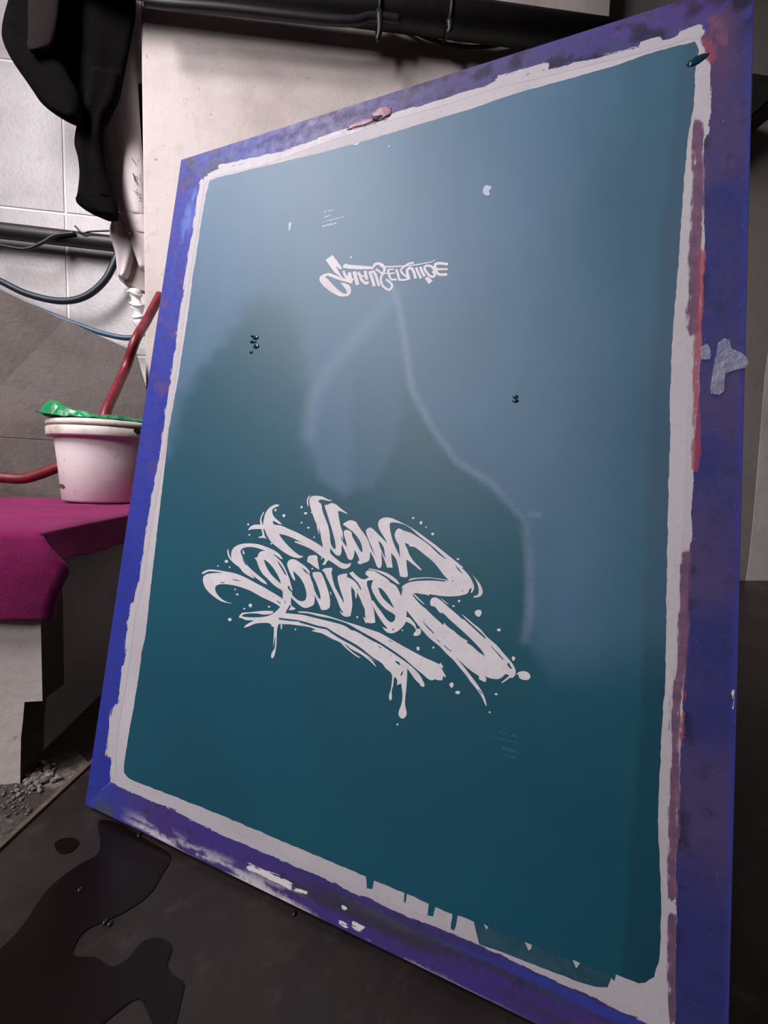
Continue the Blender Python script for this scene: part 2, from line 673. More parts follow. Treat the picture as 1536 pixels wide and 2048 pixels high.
def streak(V):
    px, py = px_of(V)
    v = np.zeros(len(px))
    for L, w in ((STREAK, 11), (STREAK2, 26), (STREAK3, 6), (STREAK4, 16)):
        d, _ = seg_dist(px, py, L)
        v = np.maximum(v, (1 - sst(0, w, d)) * (0.75 if w < 20 else 0.4))
    return v * (0.85 + 0.2 * nz(V, 12, 12, 2.0))


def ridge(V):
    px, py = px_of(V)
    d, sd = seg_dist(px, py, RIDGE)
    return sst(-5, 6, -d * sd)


t = NT('teal_photo_emulsion')
v = t.coord()
n1 = t.noise(v, 5, 4, 0.5)
n2 = t.noise(v, 700, 2, 0.5)
ar, ast, ari = t.attr('residue').outputs['Fac'], t.attr('streak').outputs['Fac'], t.attr('ridge').outputs['Fac']
c = t.mix(t.ramp(n1, 0.3, 0.7), (0.005, 0.088, 0.135), (0.006, 0.076, 0.120))
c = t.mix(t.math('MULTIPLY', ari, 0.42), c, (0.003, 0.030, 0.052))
c = t.mix(t.math('MULTIPLY', ar, 0.36), c, (0.19, 0.30, 0.50))
c = t.mix(t.math('MULTIPLY', ast, 0.22), c, (0.55, 0.60, 0.75))
rg = t.math('ADD', 0.5, t.math('MULTIPLY', ar, 0.06))
t.set(**{'Base Color': c, 'Roughness': rg, 'Specular IOR Level': 0.55})
t.bump(n2, 0.05, 0.0004)
MAT['emulsion'] = t.m
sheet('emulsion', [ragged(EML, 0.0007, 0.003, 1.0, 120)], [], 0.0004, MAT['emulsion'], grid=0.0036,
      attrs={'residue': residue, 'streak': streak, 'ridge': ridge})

# -- lettering opened in the emulsion -------------------------------------------------------------
CROPS = {'A1': (400, 980, 7.68), 'A2': (400, 1130, 7.68), 'A3': (560, 980, 7.68), 'A4': (560, 1130, 7.68), 'A5': (720, 1020, 7.68),
         'A6': (860, 1060, 7.68), 'A7': (720, 1200, 7.68), 'A8': (880, 1230, 7.68), 'B1': (630, 500, 10.971), 'B2': (760, 500, 10.24)}


def cp(s):
    out = []
    o = None
    for w in s.split():
        if w in CROPS:
            o = CROPS[w]
        else:
            x, y = w.split(',')
            out.append((o[0] + float(x) / o[2], o[1] + float(y) / o[2]))
    return out


def rounded(P, n=3):
    """Catmull-Rom through the traced outline, keeping sharp corners sharp"""
    N = len(P)
    P = [np.array(p, float) for p in P]
    corner = []
    for i in range(N):
        a, b = P[i] - P[i - 1], P[(i + 1) % N] - P[i]
        ca = (a @ b) / (np.linalg.norm(a) * np.linalg.norm(b) + 1e-9)
        corner.append(ca < 0.45)
    out = []
    for i in range(N):
        p1, p2 = P[i], P[(i + 1) % N]
        p0 = p1 - (p2 - p1) * 0.5 if corner[i] else P[i - 1]
        p3 = p2 + (p2 - p1) * 0.5 if corner[(i + 1) % N] else P[(i + 2) % N]
        L = np.linalg.norm(p2 - p1)
        m1, m2 = (p2 - p0), (p3 - p1)
        m1 = m1 / (np.linalg.norm(m1) + 1e-9) * L
        m2 = m2 / (np.linalg.norm(m2) + 1e-9) * L
        for k in range(n):
            u = k / n
            h1, h2, h3, h4 = 2 * u**3 - 3 * u**2 + 1, u**3 - 2 * u**2 + u, -2 * u**3 + 3 * u**2, u**3 - u**2
            out.append(p1 * h1 + m1 * h2 + p2 * h3 + m2 * h4)
    return out


BIG = [
    'A1 1225,235 1190,222 1130,235 1060,285 1010,360 985,450 978,540 1005,625 1040,710 1100,800 1200,885 1300,960 1400,1015 1500,1045 A3 330,1040 368,1022 300,1000 200,925 100,825 20,725 A1 1219,675 1300,690 1400,725 A3 300,785 450,868 560,930 625,968 700,1000 760,980 660,880 540,800 420,735 280,660 120,590 A1 1250,548 1145,532 1128,505 1120,475 1165,490 1225,525 1262,530 1230,490 1180,450 1135,400 1115,340 1120,300 1160,270 1210,250',
    'A1 740,620 760,585 800,550 860,532 940,535 1000,550 1000,600 940,600 870,600 800,605',
    'A1 985,330 950,390 928,460 935,530 955,545 975,540 950,480 955,420 990,345',
    'A1 945,595 960,650 965,705 905,720 905,735 985,738 1028,750 1000,700 985,640 975,595',
    'A1 1278,1062 1230,990 1130,920 1000,865 880,830 740,820 640,830 560,860 510,905 485,970 490,1040 520,1100 580,1160 620,1200 660,1255 720,1300 800,1345 845,1360 820,1325 770,1280 800,1300 880,1360 960,1420 1040,1455 1010,1405 930,1335 840,1260 740,1165 690,1090 650,1010 630,950 640,915 690,885 780,875 880,890 1000,930 1100,970 1180,1010 1250,1060',
    'A1 660,910 690,960 685,995 665,975',
    'A1 435,900 425,960 450,1040 510,1110 585,1172 550,1120 490,1050 455,990 445,930',
    'A1 840,1045 885,1030 905,980 940,945 1000,935 1080,950 1160,1015 1240,1090 1300,1180 1350,1290 1385,1390 1415,1500 A2 1430,400 1400,375 1375,320 1350,330 1365,372 1420,430 1405,490 1395,560 1370,640 1320,720 1240,700 1240,640 1300,560 1278,520 1278,440 1262,388 1200,350 1140,308 A1 1060,1380 970,1290 920,1210 890,1130 870,1075',
    'A2 30,130 60,100 130,72 250,75 400,100 550,130 700,190 850,270 1000,350 1100,410 1200,470 1278,525 1310,600 1240,640 1200,615 1100,560 950,490 800,405 690,360 560,320 430,298 330,295 270,310 240,345 245,400 280,460 350,530 430,570 520,590 430,582 330,555 220,485 130,405 75,325 52,240 60,180 100,145 160,130 280,120 370,120 280,105 150,98 90,120 50,138',
    'A2 600,800 625,760 660,732 760,726 860,714 1000,702 1132,708 1120,738 1060,756 980,760 880,744 760,744 680,756 640,785 720,800 860,804 1000,792 1090,765 1180,705 1240,640 1330,700 1310,770 1215,815 1215,835 1350,855 1536,870 1536,930 1400,912 1215,905 1195,960 1185,1080 1180,1200 1165,1320 1145,1400 1115,1435 1098,1415 1105,1360 1130,1310 1150,1280 1160,1180 1165,1080 1155,1120 1140,1200 1128,1265 1135,1150 1140,1050 1142,950 1105,940 1095,910 1050,890 950,890 850,900 770,935 680,965 700,930 760,890 840,850 710,845 670,825 620,810',
    'A2 1245,910 1265,910 1268,950 1255,995 1245,960',
    'A2 1310,745 A4 200,750 350,765 500,800 700,850 900,900 1020,945 1100,1000 1150,1010 1250,1060 1400,1150 A7 307,680 400,740 550,840 650,910 760,990 850,1070 920,1150 970,1240 995,1310 975,1335 930,1310 915,1280 860,1230 780,1120 728,1050 728,1150 722,1250 712,1380 700,1480 695,1580 705,1660 720,1720 715,1770 690,1805 650,1818 610,1790 595,1750 605,1690 635,1610 650,1540 655,1450 645,1340 635,1280 570,1305 575,1230 545,1180 525,1200 515,1300 490,1400 495,1480 485,1535 465,1540 447,1500 455,1440 475,1380 490,1280 497,1160 465,1100 400,1050 340,970 200,880 100,800 0,720 A4 1100,1180 950,1100 800,1010 720,960 600,935 450,890 300,850 150,830 0,812 A2 1210,815',
    'A4 285,712 400,715 550,740 700,770 850,815 1000,865 1150,910 1300,960 1450,1010 A7 300,500 430,570 600,670 800,780 1000,885 1150,950 1220,985 1240,960 1285,1030 1255,1045 1290,1110 1325,1175 1305,1185 1285,1160 1265,1230 1200,1230 1150,1215 1110,1232 1050,1210 970,1140 900,1085 800,1000 700,910 550,800 400,700 250,608 100,525 0,470 A4 1050,905 900,850 750,810 600,785 450,745 285,730',
    'A4 -20,838 150,858 300,882 450,925 600,968 700,985 740,1003 800,1050 950,1145 1100,1225 1250,1320 1400,1425 1480,1490 A7 100,850 200,940 255,1020 235,1012 150,930 60,860 0,820 A4 1100,1290 1010,1215 1000,1222 1080,1300 1180,1380 1245,1420 1200,1415 1100,1345 1000,1260 930,1190 800,1130 650,1050 560,1030 490,1010 520,998 570,1000 480,960 350,935 200,915 100,905 -20,905',
    'A4 120,340 150,400 200,470 280,540 340,555 390,540 410,480 405,400 370,290 310,190 240,120 210,85 215,140 240,225 225,240 190,190 150,100 120,20 A3 115,1130 140,1085 190,1062 250,1075 310,1115 400,1180 465,1262 455,1290 470,1330 500,1420 A4 500,250 525,340 540,440 535,560 520,610 490,630 430,655 370,655 310,620 240,560 180,500 150,470 110,400',
    'A2 1405,490 1408,620 1475,668 1440,690 1365,692 1400,640 1385,600',
    'A4 505,115 560,105 630,115 660,160 700,260 740,380 765,480 775,600 760,660 700,690 640,690 600,600 545,470 525,370 560,440 600,510 630,525 620,450 590,350 550,250 510,170',
    'A3 440,1020 480,1005 560,1003 580,1030 580,1060 610,1225 540,1185 470,1130 420,1100 430,1050',
    'A4 650,85 680,55 740,45 800,40 808,72 795,110 815,220 850,340 900,430 960,540 985,590 975,510 940,410 905,290 888,190 905,158 960,140 1035,128 1035,185 1100,215 1170,270 1225,350 1195,370 1190,420 1175,520 1160,480 1150,400 1100,330 1100,430 1115,600 1100,720 1085,785 1020,795 970,775 930,730 925,700 960,740 975,730 930,660 880,530 830,420 780,310 720,190 690,120',
    'A4 1065,125 1120,98 1170,150 1230,200 1290,220 1340,205 1370,185 1320,140 1320,110 1350,90 1400,95 1470,100 1490,150 1440,195 1420,215 1350,240 1340,300 1370,400 1400,500 1420,600 1450,720 1468,880 1440,890 1380,892 1340,880 1330,905 1300,850 1280,790 1320,830 1310,760 1305,680 1270,600 1230,500 1190,410 1215,345 1255,395 1245,350 1200,270 1130,200',
    'A5 90,970 115,932 180,930 245,950 330,1000 430,1065 500,1125 560,1170 600,1240 640,1330 A7 700,0 720,155 715,250 700,350 640,430 560,490 500,510 430,500 380,460 345,410 410,440 425,430 370,370 300,270 220,130 165,10 205,10 260,90 330,180 400,280 440,320 485,342 525,320 542,280 540,230 400,140 300,40 A5 250,1350 200,1260 178,1190 190,1120 210,1075 110,1085 150,1045 140,1020 100,1000',
    'A5 135,900 200,905 300,930 420,970 500,1020 570,1075 615,1140 590,1140 520,1095 430,1030 330,975 230,930 140,912',
    'A3 815,165 760,172 690,155 640,148 600,158 598,185 635,215 660,330 705,450 745,560 770,690 780,800 800,860 830,900 855,910 860,860 840,750 800,600 760,470 720,340 690,240 700,230 740,225 780,205 830,208 880,235 940,285 1045,365 1030,368 980,345 920,325 895,335 910,430 935,560 965,640 975,780 945,700 950,760 1000,840 1030,880 1020,800 990,700 985,640 1010,615 1060,620 1105,655 1110,700 1150,780 1200,870 1250,950 1270,955 1265,880 1235,790 1190,720 1120,640 1040,580 970,530 975,520 1020,490 1080,465 1140,475 1180,500 1190,520 1240,600 1310,690 1360,780 1395,880 1440,980 1465,1020 1400,930 1390,960 1380,1060 1350,1100 1290,1120 1240,1140 1200,1130 1195,1095 1225,1085 1200,1010 1150,920 1140,1000 1120,1060 1090,1075 1050,1055 1020,980 975,880 955,830 950,900 945,970 920,1012 870,1000 820,950 780,890 775,960 790,985 860,1050 940,1110 1010,1135 1060,1130 1098,1115 1080,1170 1040,1200 990,1212 930,1195 850,1140 750,1075 720,1110 690,1150 650,1145 670,1125 690,1080 690,1050 660,1040 640,1070 635,1060 650,1030 600,990 500,920 400,870 300,830 225,800 235,785 300,795 400,840 500,890 600,955 640,950 662,880 640,760 620,640 585,560 545,480 505,370 470,260 455,160 465,125 490,100 520,92 590,92 660,105 740,145',
    'A3 475,80 440,105 418,160 425,230 445,260 440,210 440,150 460,105',
    'A3 565,480 590,560 610,680 600,670 570,560',
    'A5 95,325 115,290 160,270 200,290 270,360 350,440 425,515 380,430 330,350 290,270 282,210 300,160 350,125 420,115 500,130 600,175 720,235 850,310 1000,420 1150,530 1300,650 1450,770 1536,840 A6 510,570 498,590 560,650 620,730 665,820 680,880 665,930 640,970 628,960 645,890 610,905 580,970 500,1000 400,1015 280,1020 150,1010 0,985 A5 1060,1315 1020,1300 950,1290 835,1280 780,1360 700,1400 640,1340 650,1250 660,1210 680,1200 645,1205 645,1185 680,1150 750,1115 850,1092 1000,1085 1150,1085 1300,1098 1365,1080 1290,1000 1200,880 1100,770 1000,690 900,610 830,565 770,560 750,530 700,505 695,520 730,600 760,680 830,790 900,860 950,915 930,925 850,860 760,790 715,760 720,850 735,960 740,1020 700,1035 620,1020 605,950 590,860 550,740 480,660 490,760 505,885 420,885 390,800 330,640 335,720 340,820 320,885 290,895 260,860 225,760 165,640 150,560 200,640 240,715 180,560 130,440',
    'A6 545,590 620,660 700,740 770,830 810,930 800,990 760,1025 670,1040 680,1015 730,1000 750,960 745,880 710,780 650,690',
    'A5 745,1078 790,1050 900,1040 1050,1035 1200,1050 1350,1075 1340,1088 1250,1070 1100,1050 950,1052 830,1065 760,1085',
    'A5 835,1280 810,1310 900,1420 1000,1510 A7 1000,120 1120,240 1280,385 1300,345 1320,380 1420,460 A8 200,230 300,320 430,400 410,420 500,480 600,570 695,630 640,540 560,450 430,320 A6 400,1460 300,1370 200,1275 155,1270 80,1180 25,1165 10,1150 5,1110 20,1060 60,1035 120,1045 220,1125 330,1205 420,1285 480,1290 560,1345 660,1430 760,1510 A8 640,235 710,320 800,400 880,470 980,590 1070,690 1140,790 1165,870 1150,930 1110,965 1080,960 1010,1010 950,1045 945,1030 1000,985 1060,935 1040,910 1000,910 960,950 900,980 800,975 720,950 660,915 700,950 712,1000 695,1028 650,1010 600,975 600,940 500,870 400,790 240,640 350,770 430,870 520,990 600,1100 660,1200 700,1300 720,1400 700,1380 640,1250 560,1130 470,1020 400,920 300,800 200,680 100,590 0,480 A7 1100,610 1000,510 900,390 800,260 718,155 A5 650,1400 640,1340 700,1290',
    'A7 700,260 760,270 800,310 850,370 870,440 930,440 940,470 930,520 880,550 830,550 825,520 860,470 840,420 790,370 700,325',
    'A5 840,1290 920,1370 1000,1448 975,1440 880,1360 825,1300',
    'A6 160,1045 220,1085 290,1140 270,1135 200,1085',
    'A8 1180,895 1220,870 1290,860 1350,880 1385,920 1385,965 1340,995 1270,990 1220,965 1205,920 1170,905',
    'A4 770,400 790,430 795,460 780,445',
]
HOLES = [
    'A1 985,1065 1040,1100 1110,1170 1190,1290 1240,1400 1245,1440 1180,1380 1100,1300 1040,1210 1000,1120',
    'A1 1190,1075 1240,1140 1300,1230 1335,1310 1320,1310 1270,1230 1210,1130',
    'A1 650,1030 700,1110 728,1160 710,1155 668,1085',
    'A3 345,1190 400,1235 450,1290 440,1295 380,1250',
    'A2 490,222 560,225 640,248 560,240', 'A2 310,270 350,262 400,270 350,278', 'A2 1180,540 1250,585 1240,595 1190,560',
    'A2 1300,590 1310,545 1318,560 1310,590', 'A2 1120,470 1140,485 1125,495',
    'A5 283,465 340,525 375,600 385,680 402,755 350,660 310,560',
    'A5 460,215 480,195 560,195 680,225 790,290 880,375 1000,470 1120,560 1230,660 1330,755 1310,750 1200,670 1100,570 1000,490 880,410 780,350 680,320 620,290 590,285 550,330 535,390 560,470 600,540 610,620 620,740 590,660 540,560 500,450 470,330',
    'A5 285,1190 330,1205 400,1280 460,1370 510,1470 525,1510 470,1460 400,1400 340,1330 300,1250',
    'A5 430,1075 470,1095 510,1130 490,1128',
    'A6 390,540 440,590 505,675 495,670 430,610', 'A6 340,790 355,770 360,785 345,800', 'A6 480,940 520,918 500,942',
    'A8 270,-30 350,50 450,140 580,260 690,358 708,358 700,340 600,240 500,150 400,60 310,-30',
    'A6 180,1075 300,1165 420,1275 520,1370 500,1370 400,1280 280,1180',
    'A7 945,310 1050,410 1145,510 1130,515 1030,415', 'A7 1170,590 1240,645 1230,650 1185,612', 'A7 1285,680 1410,790 1390,785 1310,715',
    'A8 60,460 180,555 160,550 80,490', 'A8 775,455 850,540 930,620 985,690 960,680 880,590 800,500',
    'A8 1030,740 1060,735 1110,825 1080,820 1040,770', 'A8 580,1125 620,1165 655,1215 640,1210 600,1160',
    'A7 505,430 525,445 520,470 505,460', 'A7 260,700 330,725 330,745 290,720', 'A7 535,935 600,950 625,1005 580,980',
    'A7 625,1165 640,1110 665,1085 660,1120 640,1160', 'A7 430,610 510,640 500,645 450,625', 'A7 20,520 190,605 180,612 60,550',
    'A7 465,835 490,850 480,858',
]
DOTS = {'A1': [(1163, 310, 18), (1292, 395, 24), (745, 530, 16), (765, 690, 14), (1100, 825, 14), (410, 1097, 26), (280, 1167, 12), (462, 1185, 13)],
        'A2': [(547, 375, 13), (577, 452, 17), (780, 622, 28), (687, 670, 14), (1065, 640, 16), (465, 838, 27), (1470, 988, 13)],
        'A3': [(335, 265, 18), (400, 360, 22), (487, 345, 10), (335, 505, 14), (442, 580, 17), (528, 728, 12), (500, 1210, 14)],
        'A4': [(1190, 800, 16)],
        'A5': [(820, 125, 18), (940, 200, 24), (1017, 265, 12), (1118, 370, 22), (1505, 755, 18), (1520, 1400, 16), (1440, 1475, 14)],
        'A6': [(745, 1278, 54), (450, 1090, 18), (360, 1170, 14)],
        'A7': [(893, 745, 28), (1130, 730, 16), (655, 465, 12), (578, 1910, 16), (1410, 1305, 36), (1505, 1418, 32)],
        'A8': [(908, 228, 26), (1128, 668, 30), (865, 1213, 20), (765, 1490, 14)]}
pos = [loop(rounded(cp(s))) for s in BIG]
neg = [loop(rounded(cp(s), 2)) for s in HOLES]
rr = random.Random(4)
for k, L in DOTS.items():
    ox, oy, sc = CROPS[k]
    for x, y, r in L:
        e, ph = rr.uniform(0.85, 1.2), rr.uniform(0, 3)
        pos.append(loop([(ox + (x + r * e * math.cos(a) + r * .15 * math.cos(2 * a + ph)) / sc, oy + (y + r / e * math.sin(a)) / sc)
                         for a in np.linspace(0, 2 * math.pi, 12, endpoint=False)]))
t = NT('stencil_opening_mesh')
v = t.coord()
n1 = t.noise(v, 40, 4, 0.6)
n2 = t.noise(v, 330, 4, 0.7)
c = t.mix(t.ramp(n1, 0.35, 0.7), (0.78, 0.75, 0.785), (0.70, 0.665, 0.70))
c = t.mix(t.ramp(n2, 0.54, 0.78, 0, 0.6), c, (0.42, 0.38, 0.40))
t.set(**{'Base Color': c, 'Roughness': 0.75})
MAT['opening'] = t.m
tag(sheet('brush_lettering', pos, neg, 0.0006, MAT['opening']), 'mirrored brush lettering with drips and splashes left open in the emulsion')


def stroke(s, w, taper=None):
    """brush stroke of width w (crop units) along a polyline: a closed outline in pixels"""
    key = s.split()[0]
    sc = CROPS[key][2]
    P = catmull([np.array(p) for p in cp(s)], 5)
    w = w / sc / 2
    Lf, Rt = [], []
    for i, p in enumerate(P):
        d = P[min(i + 1, len(P) - 1)] - P[max(i - 1, 0)]
        d = d / (np.linalg.norm(d) + 1e-9)
        n = np.array([-d[1], d[0]])
        ww = w * (1 - (taper or 0) * i / (len(P) - 1))
        Lf.append(p + n * ww)
        Rt.append(p - n * ww)
    # quads one by one, so bends never cancel out
    return [[Lf[i], Lf[i + 1], Rt[i + 1], Rt[i]] for i in range(len(P) - 1)]


small = [loop(rounded(cp('B1 240,225 380,120 405,135 600,405 585,430 555,432 500,385 470,375 560,540 650,650 620,680 560,600 430,490'))),
         loop(rounded(cp('B1 300,505 180,550 120,590 105,650 130,720 220,820 330,910 450,980 560,1025 660,1030 740,1010 790,950 795,860 760,790 680,740 555,725 620,790 680,870 710,940 680,970 600,945 500,870 400,770 300,660 225,600 270,580'))),
         loop(rounded(cp('B2 920,585 985,552 1085,640 1005,710'), 2)),
         loop(rounded(cp('B1 640,330 700,300 720,325 1000,350 1290,372 1290,432 900,430 640,405 618,375')))]
for s, w, tp in (('B1 290,540 420,585 560,640 760,690', 70, 0), ('B1 625,465 680,590 760,690', 55, 0), ('B1 755,500 780,600 795,740', 72, 0),
                 ('B1 720,560 800,680 850,640', 40, 0), ('B1 865,480 900,620 940,775', 78, 0), ('B1 940,500 1000,570 1020,650 1120,740 1180,705', 62, 0),
                 ('B1 1110,465 1120,560 1150,660', 68, 0), ('B1 1030,585 1150,580', 40, 0), ('B1 1200,490 1240,580 1310,805', 66, 0),
                 ('B1 1290,480 1340,570 1412,800', 62, 0), ('B1 1190,500 1320,475', 46, 0),
                 ('B1 1295,380 1320,325 1400,308 1490,345 1530,430', 58, 0), ('B1 1340,425 1480,530', 48, 0),
                 ('B2 0,325 80,350 250,350 500,338 750,310 950,275 1060,250 1128,212', 38, 0.55),
                 ('B2 60,340 100,400 70,480 30,560 25,640 60,740 140,805 200,820 255,750 220,680 125,610', 50, 0), ('B2 90,490 180,485', 30, 0),
                 ('B2 170,405 180,480 220,605', 46, 0), ('B2 165,410 290,400', 34, 0), ('B2 190,492 310,480', 34, 0), ('B2 215,612 350,615', 44, 0),
                 ('B2 335,400 375,520 400,610', 48, 0), ('B2 700,272 600,285 500,350 430,425 480,500 560,565 540,615 380,622', 40, 0),
                 ('B2 605,615 560,450 590,390 650,385 700,470 735,595', 56, 0), ('B2 745,365 780,460 845,590', 52, 0), ('B2 830,350 860,440 920,555', 56, 0),
                 ('B2 1080,440 1130,515 1075,560 990,505 915,385 960,330 1060,350 1150,455', 50, 0),
                 ('B2 1395,300 1230,282 1140,300 1140,380 1205,505 1380,508', 58, 0), ('B2 1170,402 1390,402', 44, 0)):
    small += [loop(q) for q in stroke(s, w, tp)]
small.append(loop([(703 + 2 * math.cos(a), 515.5 + 2.2 * math.sin(a)) for a in np.linspace(0, 6.28, 8, endpoint=False)]))
tag(sheet('small_lettering', small, [], 0.0006, MAT['opening']), 'small upside-down brush lettering left open in the emulsion')

# faint illegible note lines and nicks
t = NT('faint_residue')
t.set(**{'Base Color': (0.46, 0.54, 0.66), 'Roughness': 0.6})
MAT['faint'] = t.m
t = NT('faint_teal_residue')
t.set(**{'Base Color': (0.035, 0.15, 0.215), 'Roughness': 0.5})
MAT['faint2'] = t.m


def marks(name, rows, mat, seed):
    r = random.Random(seed)
    L = []
    for (xa, ya, xb, yb, hgt, gaps) in rows:
        n = max(2, int(math.hypot(xb - xa, yb - ya) / 3.0))
        for i in range(n):
            if r.random() < gaps: continue
            u0, u1 = i / n, (i + 0.72) / n
            x0, y0, x1, y1 = xa + (xb - xa) * u0, ya + (yb - ya) * u0, xa + (xb - xa) * u1, ya + (yb - ya) * u1
            k = hgt * r.uniform(0.55, 1.0) / 2
            sk = r.uniform(-0.8, 0.8)
            L.append(loop([(x0 + sk, y0 - k), (x1 + sk, y1 - k), (x1 - sk, y1 + k), (x0 - sk, y0 + k)]))
    return sheet(name, L, [], 0.0006, mat)


marks('faint_note', [(650, 424, 670, 421, 3, 0.3), (650, 436, 662, 431, 4, 0.1), (647, 445, 688, 435, 3, 0.1), (646, 454, 674, 447, 5, 0.05)], MAT['faint'], 2)
marks('faint_note', [(997, 1462, 1018, 1469, 5, 0.1), (974, 1471, 1040, 1486, 4, 0.25), (1002, 1495, 1038, 1505, 6, 0.15), (1006, 1508, 1036, 1517, 5, 0.3),
                     (1024, 1470, 1040, 1476, 4, 0.3)], MAT['faint2'], 5)
nick = [loop([(578, 447), (584, 445), (582, 455), (580, 463), (578, 462)]), loop([(966, 378), (972, 371), (982, 373), (983, 379), (978, 382), (980, 391), (974, 393), (966, 388)]),
        loop([(777, 292), (780, 291), (780, 295), (777, 295)]), loop([(703, 290), (722, 285), (714, 292)])]
for L in nick:
    sheet('nick', [L], [], 0.0006, MAT['faint'])
t = NT('thick_wet_emulsion')
t.set(**{'Base Color': (0.005, 0.04, 0.06), 'Roughness': 0.15})
MAT['blob'] = t.m
BLOBS = [(512, 676, 6, 4), (507, 684, 7, 3), (513, 693, 6, 5), (505, 672, 3, 3), (503, 704, 3, 4), (1031, 794, 6, 3.5), (1031, 802, 6.5, 3.5)]
bm = bmesh.new()
for bi, (x, y, a, b) in enumerate(BLOBS):
    if bi == 5:
        bm_obj('emulsion_blob', bm, MAT['blob'], screen, True)
        bm = bmesh.new()
    p, q, w_ = on_screen(x, y), on_screen(x + a, y), on_screen(x, y + b)
    m_ = Matrix.Translation((p[0], p[1], 0.0007)) @ Matrix.Diagonal((np.linalg.norm(q - p), np.linalg.norm(w_ - p), 0.0009, 1))
    bmesh.ops.create_icosphere(bm, subdivisions=2, radius=1.0, matrix=m_)
bm_obj('emulsion_blob', bm, MAT['blob'], screen, True)
sheet('thin_emulsion', [ragged(loop([(948, 1842), (1000, 1862), (1100, 1903), (1224, 1950), (1214, 1972), (1190, 1971), (1165, 1964), (1125, 1949), (1060, 1924), (1005, 1903), (960, 1886), (953, 1866)]), 0.0008, 0.003, 3)], [], 0.0007,
      smear_mat('thin_emulsion_film', (0.030, 0.095, 0.135), (0.018, 0.070, 0.105)))
for L in ([(968, 1846), (977, 1852), (973, 1858)], [(1050, 1882), (1064, 1888), (1062, 1896), (1057, 1899)], [(1145, 1917), (1160, 1924), (1152, 1935)]):
    sheet('nick', [loop(L)], [], 0.0009, MAT['mesh'])
# -- tape strips --------------------------------------------------------------------------------
BLUE, PURP, GREY, DIRT = s2l(54, 66, 158), s2l(88, 66, 128), s2l(92, 92, 112), s2l(34, 32, 42)
RED, PINK, WHITE = s2l(168, 62, 78), s2l(150, 92, 112), s2l(205, 200, 208)


def lerp(a, b, k):
    k = max(0.0, min(1.0, k))
    return tuple(x + (y - x) * k for x, y in zip(a, b))


def paint(side):
    def fn(x, y):
        px, py = to_px(x, y)
        n1 = fbm(x * 9, y * 9, 1.0, 4) * 0.5 + 0.5
        n2 = fbm(x * 38, y * 38, 5.0, 4) * 0.5 + 0.5
        along = (fbm(x * 4, y * 90, 2.0, 4) if side in 'tb' else fbm(x * 90, y * 4, 2.0, 4)) * 0.5 + 0.5
        if side == 'l':
            c = lerp(BLUE, s2l(44, 50, 150), n1)
            c = lerp(c, PURP, 0.8 * smooth(0.55, 0.8, n2) * smooth(1150, 700, py))
            c = lerp(c, s2l(94, 118, 205), 0.7 * smooth(0.52, 0.75, fbm(x * 60, y * 14, 8, 3) * 0.5 + 0.5) * smooth(620, 420, py))
            c = lerp(c, DIRT, 0.75 * smooth(0.6, 0.8, n2) * smooth(1480, 1600, py))
            c = lerp(c, DIRT, 0.8 * smooth(430, 330, py) * smooth(0.4, 0.6, n2) * 0.5)
        elif side == 't':
            c = lerp(lerp(BLUE, s2l(76, 68, 108), 0.7), s2l(86, 76, 112), n1 * 0.8)
            c = lerp(c, BLUE, 0.75 * smooth(700, 440, px))
            c = lerp(c, BLUE, 0.6 * smooth(1000, 1150, px) * smooth(0.45, 0.65, along))
            c = lerp(c, PURP, 0.7 * smooth(850, 1250, px) * smooth(0.35, 0.6, along))
            c = lerp(c, DIRT, 0.75 * smooth(0.52, 0.72, n2) * (smooth(760, 900, px) * 0.7 + 0.25))
            c = lerp(c, s2l(70, 72, 80), 0.8 * smooth(520, 380, px) * smooth(0.4, 0.6, n2))
            c = lerp(c, s2l(52, 44, 60), 0.8 * smooth(1280, 1430, px) * smooth(0.3, 0.6, n2))
        elif side == 'r':
            c = lerp(s2l(52, 55, 116), s2l(76, 66, 110), smooth(0.25, 0.7, n1))
            c = lerp(c, BLUE, 0.5 * smooth(-14, -4, px - (1505 - (py) * 0.0235)))
            c = lerp(c, DIRT, 0.6 * smooth(0.55, 0.75, n2) * smooth(28, 6, px - (1409 - py * 0.027)))
            c = lerp(c, s2l(108, 70, 86), 0.6 * smooth(240, 60, py) * smooth(0.42, 0.62, fbm(x * 40, y * 16, 6, 4) * .5 + .5) * smooth(1490, 1440, px))
            c = lerp(c, DIRT, 0.8 * smooth(110, 0, py) * smooth(0.42, 0.6, n2))
        else:
            c = lerp(s2l(64, 56, 138), s2l(78, 58, 112), n1)
            c = lerp(c, BLUE, 0.8 * smooth(330, 200, px))
            low = py - (1612 + (px - 171) * 0.487)        # 0 at the lower edge, negative above
            c = lerp(c, s2l(58, 56, 66), 0.85 * smooth(0.34, 0.6, along) * smooth(-14, -45, low) * smooth(430, 620, px))
            c = lerp(c, s2l(96, 96, 110), 0.55 * smooth(0.5, 0.7, along) * smooth(-50, -80, low) * smooth(560, 760, px))
            c = lerp(c, s2l(50, 62, 168), 0.8 * smooth(0.45, 0.65, along) * smooth(-70, -86, low))
            c = lerp(c, s2l(70, 80, 70), 0.8 * smooth(0.45, 0.6, n2) * smooth(300, 250, px) * smooth(-40, -8, low))
            sc = smooth(0.42, 0.62, fbm(x * 24, y * 190, 7, 4) * 0.5 + 0.5)
            c = lerp(c, WHITE, 0.95 * sc * smooth(-46, -10, low) * smooth(235, 290, px) * smooth(640, 560, px))
            c = lerp(c, WHITE, 0.9 * smooth(0.3, 0.5, sc) * smooth(-9, -3, low) * smooth(250, 300, px))  # scuffed lower edge, its catch of light painted white
        return (*c, 1.0)
    return fn


